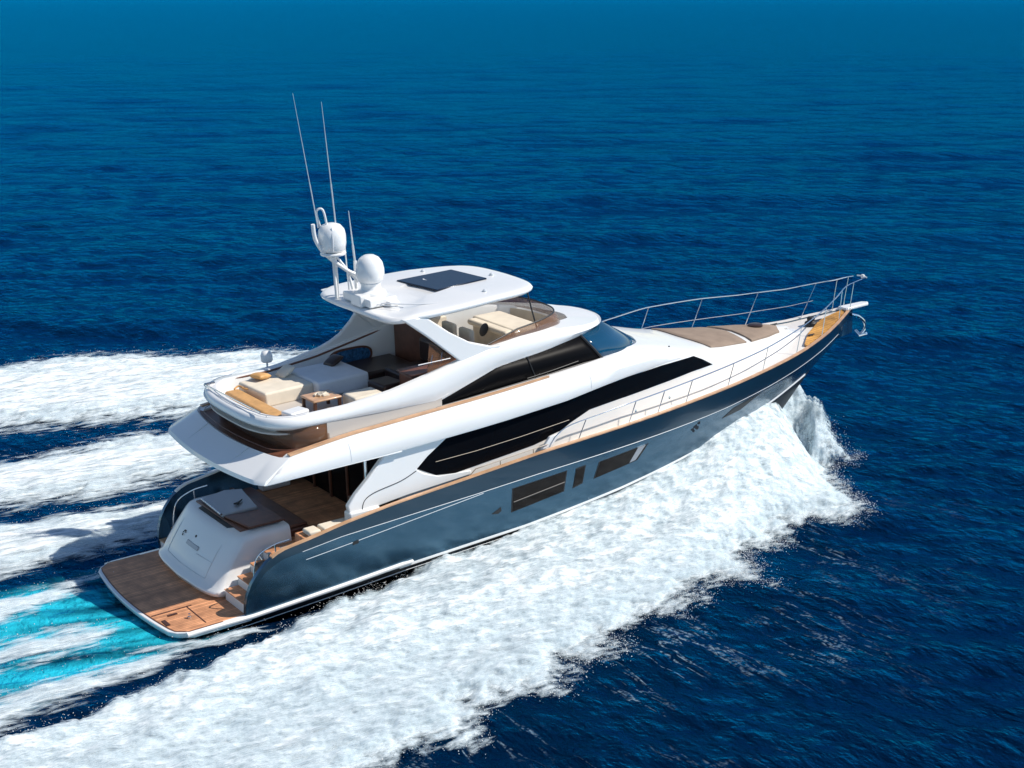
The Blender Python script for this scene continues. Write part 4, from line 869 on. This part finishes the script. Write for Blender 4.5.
def heightfoam(name, x0, x1, y0, y1, st, hfun, label, cat, ndrop=0, dmask=None, m=None, shells=0):
    X, Yy = np.meshgrid(np.arange(x0, x1, st), np.arange(y0, y1, st), indexing='ij')
    wv = waves(X, Yy, np.full_like(X, .1)); th, lift, cov = hfun(X, Yy)
    jx = jy = 0
    Z = wv * np.clip(1 - lift / .6, .2, 1) + th
    nr, na = X.shape; idx = np.arange(nr * na).reshape(nr, na)
    F = np.stack([idx[:-1, :-1], idx[1:, :-1], idx[1:, 1:], idx[:-1, 1:]], -1).reshape(-1, 4)
    keep = (cov.ravel()[F] > -.8).any(1); F = F[keep]
    used = np.unique(F); mp = -np.ones(nr * na, int); mp[used] = np.arange(len(used)); co = np.stack([X + jx, Yy + jy, Z], -1).reshape(-1, 3)[used]; F = mp[F]
    tri = np.concatenate([F[:, [0, 1, 2]], F[:, [0, 2, 3]]]); tk = cov.ravel()[used]
    Fq = F; N0 = len(co); lf = lift.ravel()[used]; c0 = cov.ravel()[used]; base_co = co.copy()
    for k in range(1, shells + 1):
        sel = (c0[Fq] > -.55 + .2 * k).any(1); c2 = base_co.copy(); c2[:, 2] += k * (.025 + .045 * lf) * np.clip(c0 + .6, 0, 1.2); ck = np.minimum(c0, 1.7) - .12 - k * .28 - .25 * (lf < .25)
        u2 = np.unique(Fq[sel]); mp3 = -np.ones(N0, int); mp3[u2] = np.arange(len(u2)) + len(co); q = mp3[Fq[sel]]
        co = np.concatenate([co, c2[u2]]); tk = np.concatenate([tk, ck[u2]]); tri = np.concatenate([tri, q[:, [0, 1, 2]], q[:, [0, 2, 3]]])
    if ndrop:
        w = np.maximum(0, dmask(X, Yy, th).ravel()); w = w / w.sum(); pick = rng.choice(nr * na, ndrop, p=w); base = np.stack([X, Yy, Z], -1).reshape(-1, 3)[pick]
        up_ = np.abs(rng.normal(0, 1, ndrop)) * (.05 + .22 * np.clip(lift.ravel()[pick], 0, 1.5)); base[:, 2] = np.maximum(base[:, 2], wv.ravel()[pick]) + up_
        base[:, :2] += rng.normal(0, .12, (ndrop, 2)); V, Fd = droplets(base, rng.uniform(.004, .014, ndrop) * rng.choice([1, 1, 1.6], ndrop))
        tri = np.concatenate([tri, Fd + len(co)]); co = np.concatenate([co, V]); tk = np.concatenate([tk, np.full(len(V), 3.)])
    o = mesh_np(name, co, tri, m or FM, {'thick': tk}); tag(o, label, cat, kind='stuff'); return o
# starboard bow wave, outer boundary in metres on the water
STB = [(-26, -9.5), (-14, -7.8), (-5.4, -6.3), (-3, -5.8), (.1, -4.9), (3, -3.7), (5, -3.0), (7, -2.2), (12, -1.6), (18, -.6), (21.5, .2), (23.2, .6), (24.8, -.3), (24.5, -.9), (23.7, -1.3), (23.2, -2.2), (22.4, -3.3), (21.0, -5.4), (20.3, -5.8), (19.3, -5.2), (18.5, -5.0), (17.7, -5.4), (16.9, -6.3), (16.2, -6.0), (15.5, -6.6), (14.6, -8.3), (13.6, -7.6), (12.9, -7.6), (11.3, -8.6), (10.2, -8.1), (9.2, -8.6), (8.2, -9.5), (7.2, -9.2), (5.9, -10.4), (5.0, -10.0), (4.0, -10.0), (3.0, -11.6), (1.7, -11.0), (.3, -11.5), (-.8, -12.6), (-3, -12.2), (-8, -14), (-16, -17), (-26, -20)]
PRT = [(17, .5), (21.5, 0), (22.9, -.3), (24.2, -.9), (25.1, -.8), (25.2, .3), (26.2, 1.8), (27.0, 3.6), (25.0, 5.5), (21.5, 7.5), (18, 9.5), (16, 12), (15, 14), (12, 13.5), (12, 9), (14, 5), (16, 2.5)]
def spray_h(X, Y_):
    sd = sdist(X, Y_, STB)
    cl = vnoise(X * .92 + Y_ * .4, Y_ * .92 - X * .4, 1.7, .8, 60, 5, .55) - .5; fi = vnoise(X, Y_, .45, .45, 71, 4, .6) - .5
    m = np.clip(sd / .6 + 2.0 * cl * np.clip(np.maximum(0, -1.2 - Y_) / 2, .2, 1) + .9 * fi, -1, 3)
    hull_y = np.interp(X, [-2, 3, 7, 12, 15, 18, 20, 22, 23], [-3.6, -2.9, -2.7, -2.6, -2.4, -2.0, -1.5, -.8, .2])
    dist = np.maximum(0, hull_y - Y_)
    ridge = np.interp(X, [-10, 0, 3, 6.4, 9, 11.7, 14.6, 17, 19.3, 20.8, 21.8, 23, 24], [.16, .18, .15, .24, .42, .70, .98, 1.45, 2.0, 2.12, 1.75, 1.0, .1])
    width = np.interp(X, [-5, 5, 12, 17, 20, 22.5], [6, 5.5, 4.5, 3.3, 2.8, 2.2])
    prof = np.clip(1 - dist / width, 0, 1) ** 1.25
    cre = np.interp(X, [3, 8, 13], [1, .6, 0]) * np.exp(-((dist - 2.6) / 1.6) ** 2) * .28
    lift = ridge * prof + cre + .10
    nh = np.clip(dist / 1.2, .12, 1); bil = 1 + (.45 * cl + .14 * fi) * nh
    th = np.clip(m / 1.6, 0, 1) ** .8 * (lift * bil) + .03 + np.clip(m, 0, 1) * (.05 * fi + .08 * cl)
    hp = sdist(X, Y_, PRT); mp_ = np.clip(hp / .7 + 1.5 * cl + .8 * fi + .3, -1, 3)
    dp = np.hypot((X - 23.0) , (Y_ - .1)); lp = 1.9 * np.exp(-(dp / 2.6) ** 2) + .5 * np.exp(-((np.abs(Y_) - 4) / 4) ** 2) + .1
    thp = np.clip(mp_ / 1.6, 0, 1) ** .8 * lp * (1 + .4 * cl + .15 * fi) + .03
    lift = np.where(thp > th, lp, lift); th = np.maximum(th, thp)
    return th, np.clip(lift, 0, 2), np.maximum(m, mp_)
def dm(X, Y_, th): c_ = spray_h(X, Y_)[2]; return np.exp(-((c_ - .1) / .5) ** 2) * (.3 + np.clip((X - 2) / 12, 0, 1)) + np.where(c_ > .6, .01, 0) - np.where(c_ < -.8, 9, 0)
heightfoam('bow_spray', -20, 27.5, -18, 14, .075, spray_h, 'thick white bow wave and spray thrown out along the starboard side of the hull', 'spray', 30000, dm, FM, 4)
LANES = [
 ([(5.4, 28.6), (8.1, 28.9), (11.1, 28.6), (13.3, 26.4), (15.8, 26.4), (19, 22), (16, 17.5), (12.2, 17.4), (9.5, 17.0), (7.7, 17.2), (4.6, 18.2), (2.4, 18.6), (-10, 22), (-14, 30), (-5, 31)], .16, 1.6),
 ([(1.3, 15.4), (3.3, 15.2), (5.6, 15.5), (8.4, 15.0), (13, 13.8), (13, 10.5), (8.3, 11.2), (5.9, 9.9), (2.6, 9.1), (-.4, 9.6), (-14, 13), (-14, 20), (-4, 16.5)], .14, 1.2),
 ([(-.9, 8.1), (1.1, 8.1), (3.5, 7.7), (7, 6.8), (7, 4.2), (4.2, 4.6), (3.0, 4.4), (1.2, 4.2), (-2.3, 3.7), (-14, 6), (-14, 12), (-4, 8.8)], .12, .9),
 ([(-2.8, 2.3), (-1.2, 2.3), (.4, 2.95), (1.6, 3.2), (1.6, 2.8), (.2, 2.3), (-1.4, 1.4), (-3.2, .6), (-14, .5), (-14, 4)], .07, .5),
 ([(-3.7, -.6), (-1.8, -.3), (-.9, -1.2), (-1.2, -1.9), (-2.5, -2.0), (-3.9, -2.0), (-14, -4), (-14, -1.5)], .06, .5),
 ([(-4.6, -3.5), (-3.1, -3.3), (-1.7, -3.2), (.3, -2.9), (2.0, -3.05), (2.0, -3.3), (.3, -3.7), (-2, -4.4), (-3.8, -5.0), (-5.1, -5.6), (-16, -8), (-16, -5)], .09, .5)]
def wake_h(X, Y_):
    th = np.full(X.shape, 0.03); cv = np.full(X.shape, -1.0)
    u = X * .985 - Y_ * .17; v = Y_ * .985 + X * .17
    cl = vnoise(u, v, 2.2, .55, 120, 5, .55) - .5; fi = vnoise(X, Y_, .5, .35, 131, 4, .6) - .5; st_ = vnoise(u, v, 5.0, .28, 140, 3, .6) - .5
    for k, (poly, h, e) in enumerate(LANES):
        sd = sdist(X, Y_, poly); m = sd / e + 1.5 * cl + .9 * fi + (1.6 if k > 2 else .6) * st_
        if k > 2: m = m * .75 - .1
        t_ = np.clip(m / 1.6, 0, 1) * h * (1 + 1.2 * cl + .6 * fi + .8 * st_) + .03; th = np.maximum(th, t_); cv = np.maximum(cv, np.clip(m, -1, 3))
    return th, np.full(X.shape, .15), cv
heightfoam('wake_foam', -14, 20, -8, 31, .075, wake_h, 'white foam lanes of the wake spreading behind and to port of the yacht', 'wake', 9000, lambda X, Y_, th: np.exp(-((wake_h(X, Y_)[2] - .1) / .5) ** 2) - .02, FMW, 2)
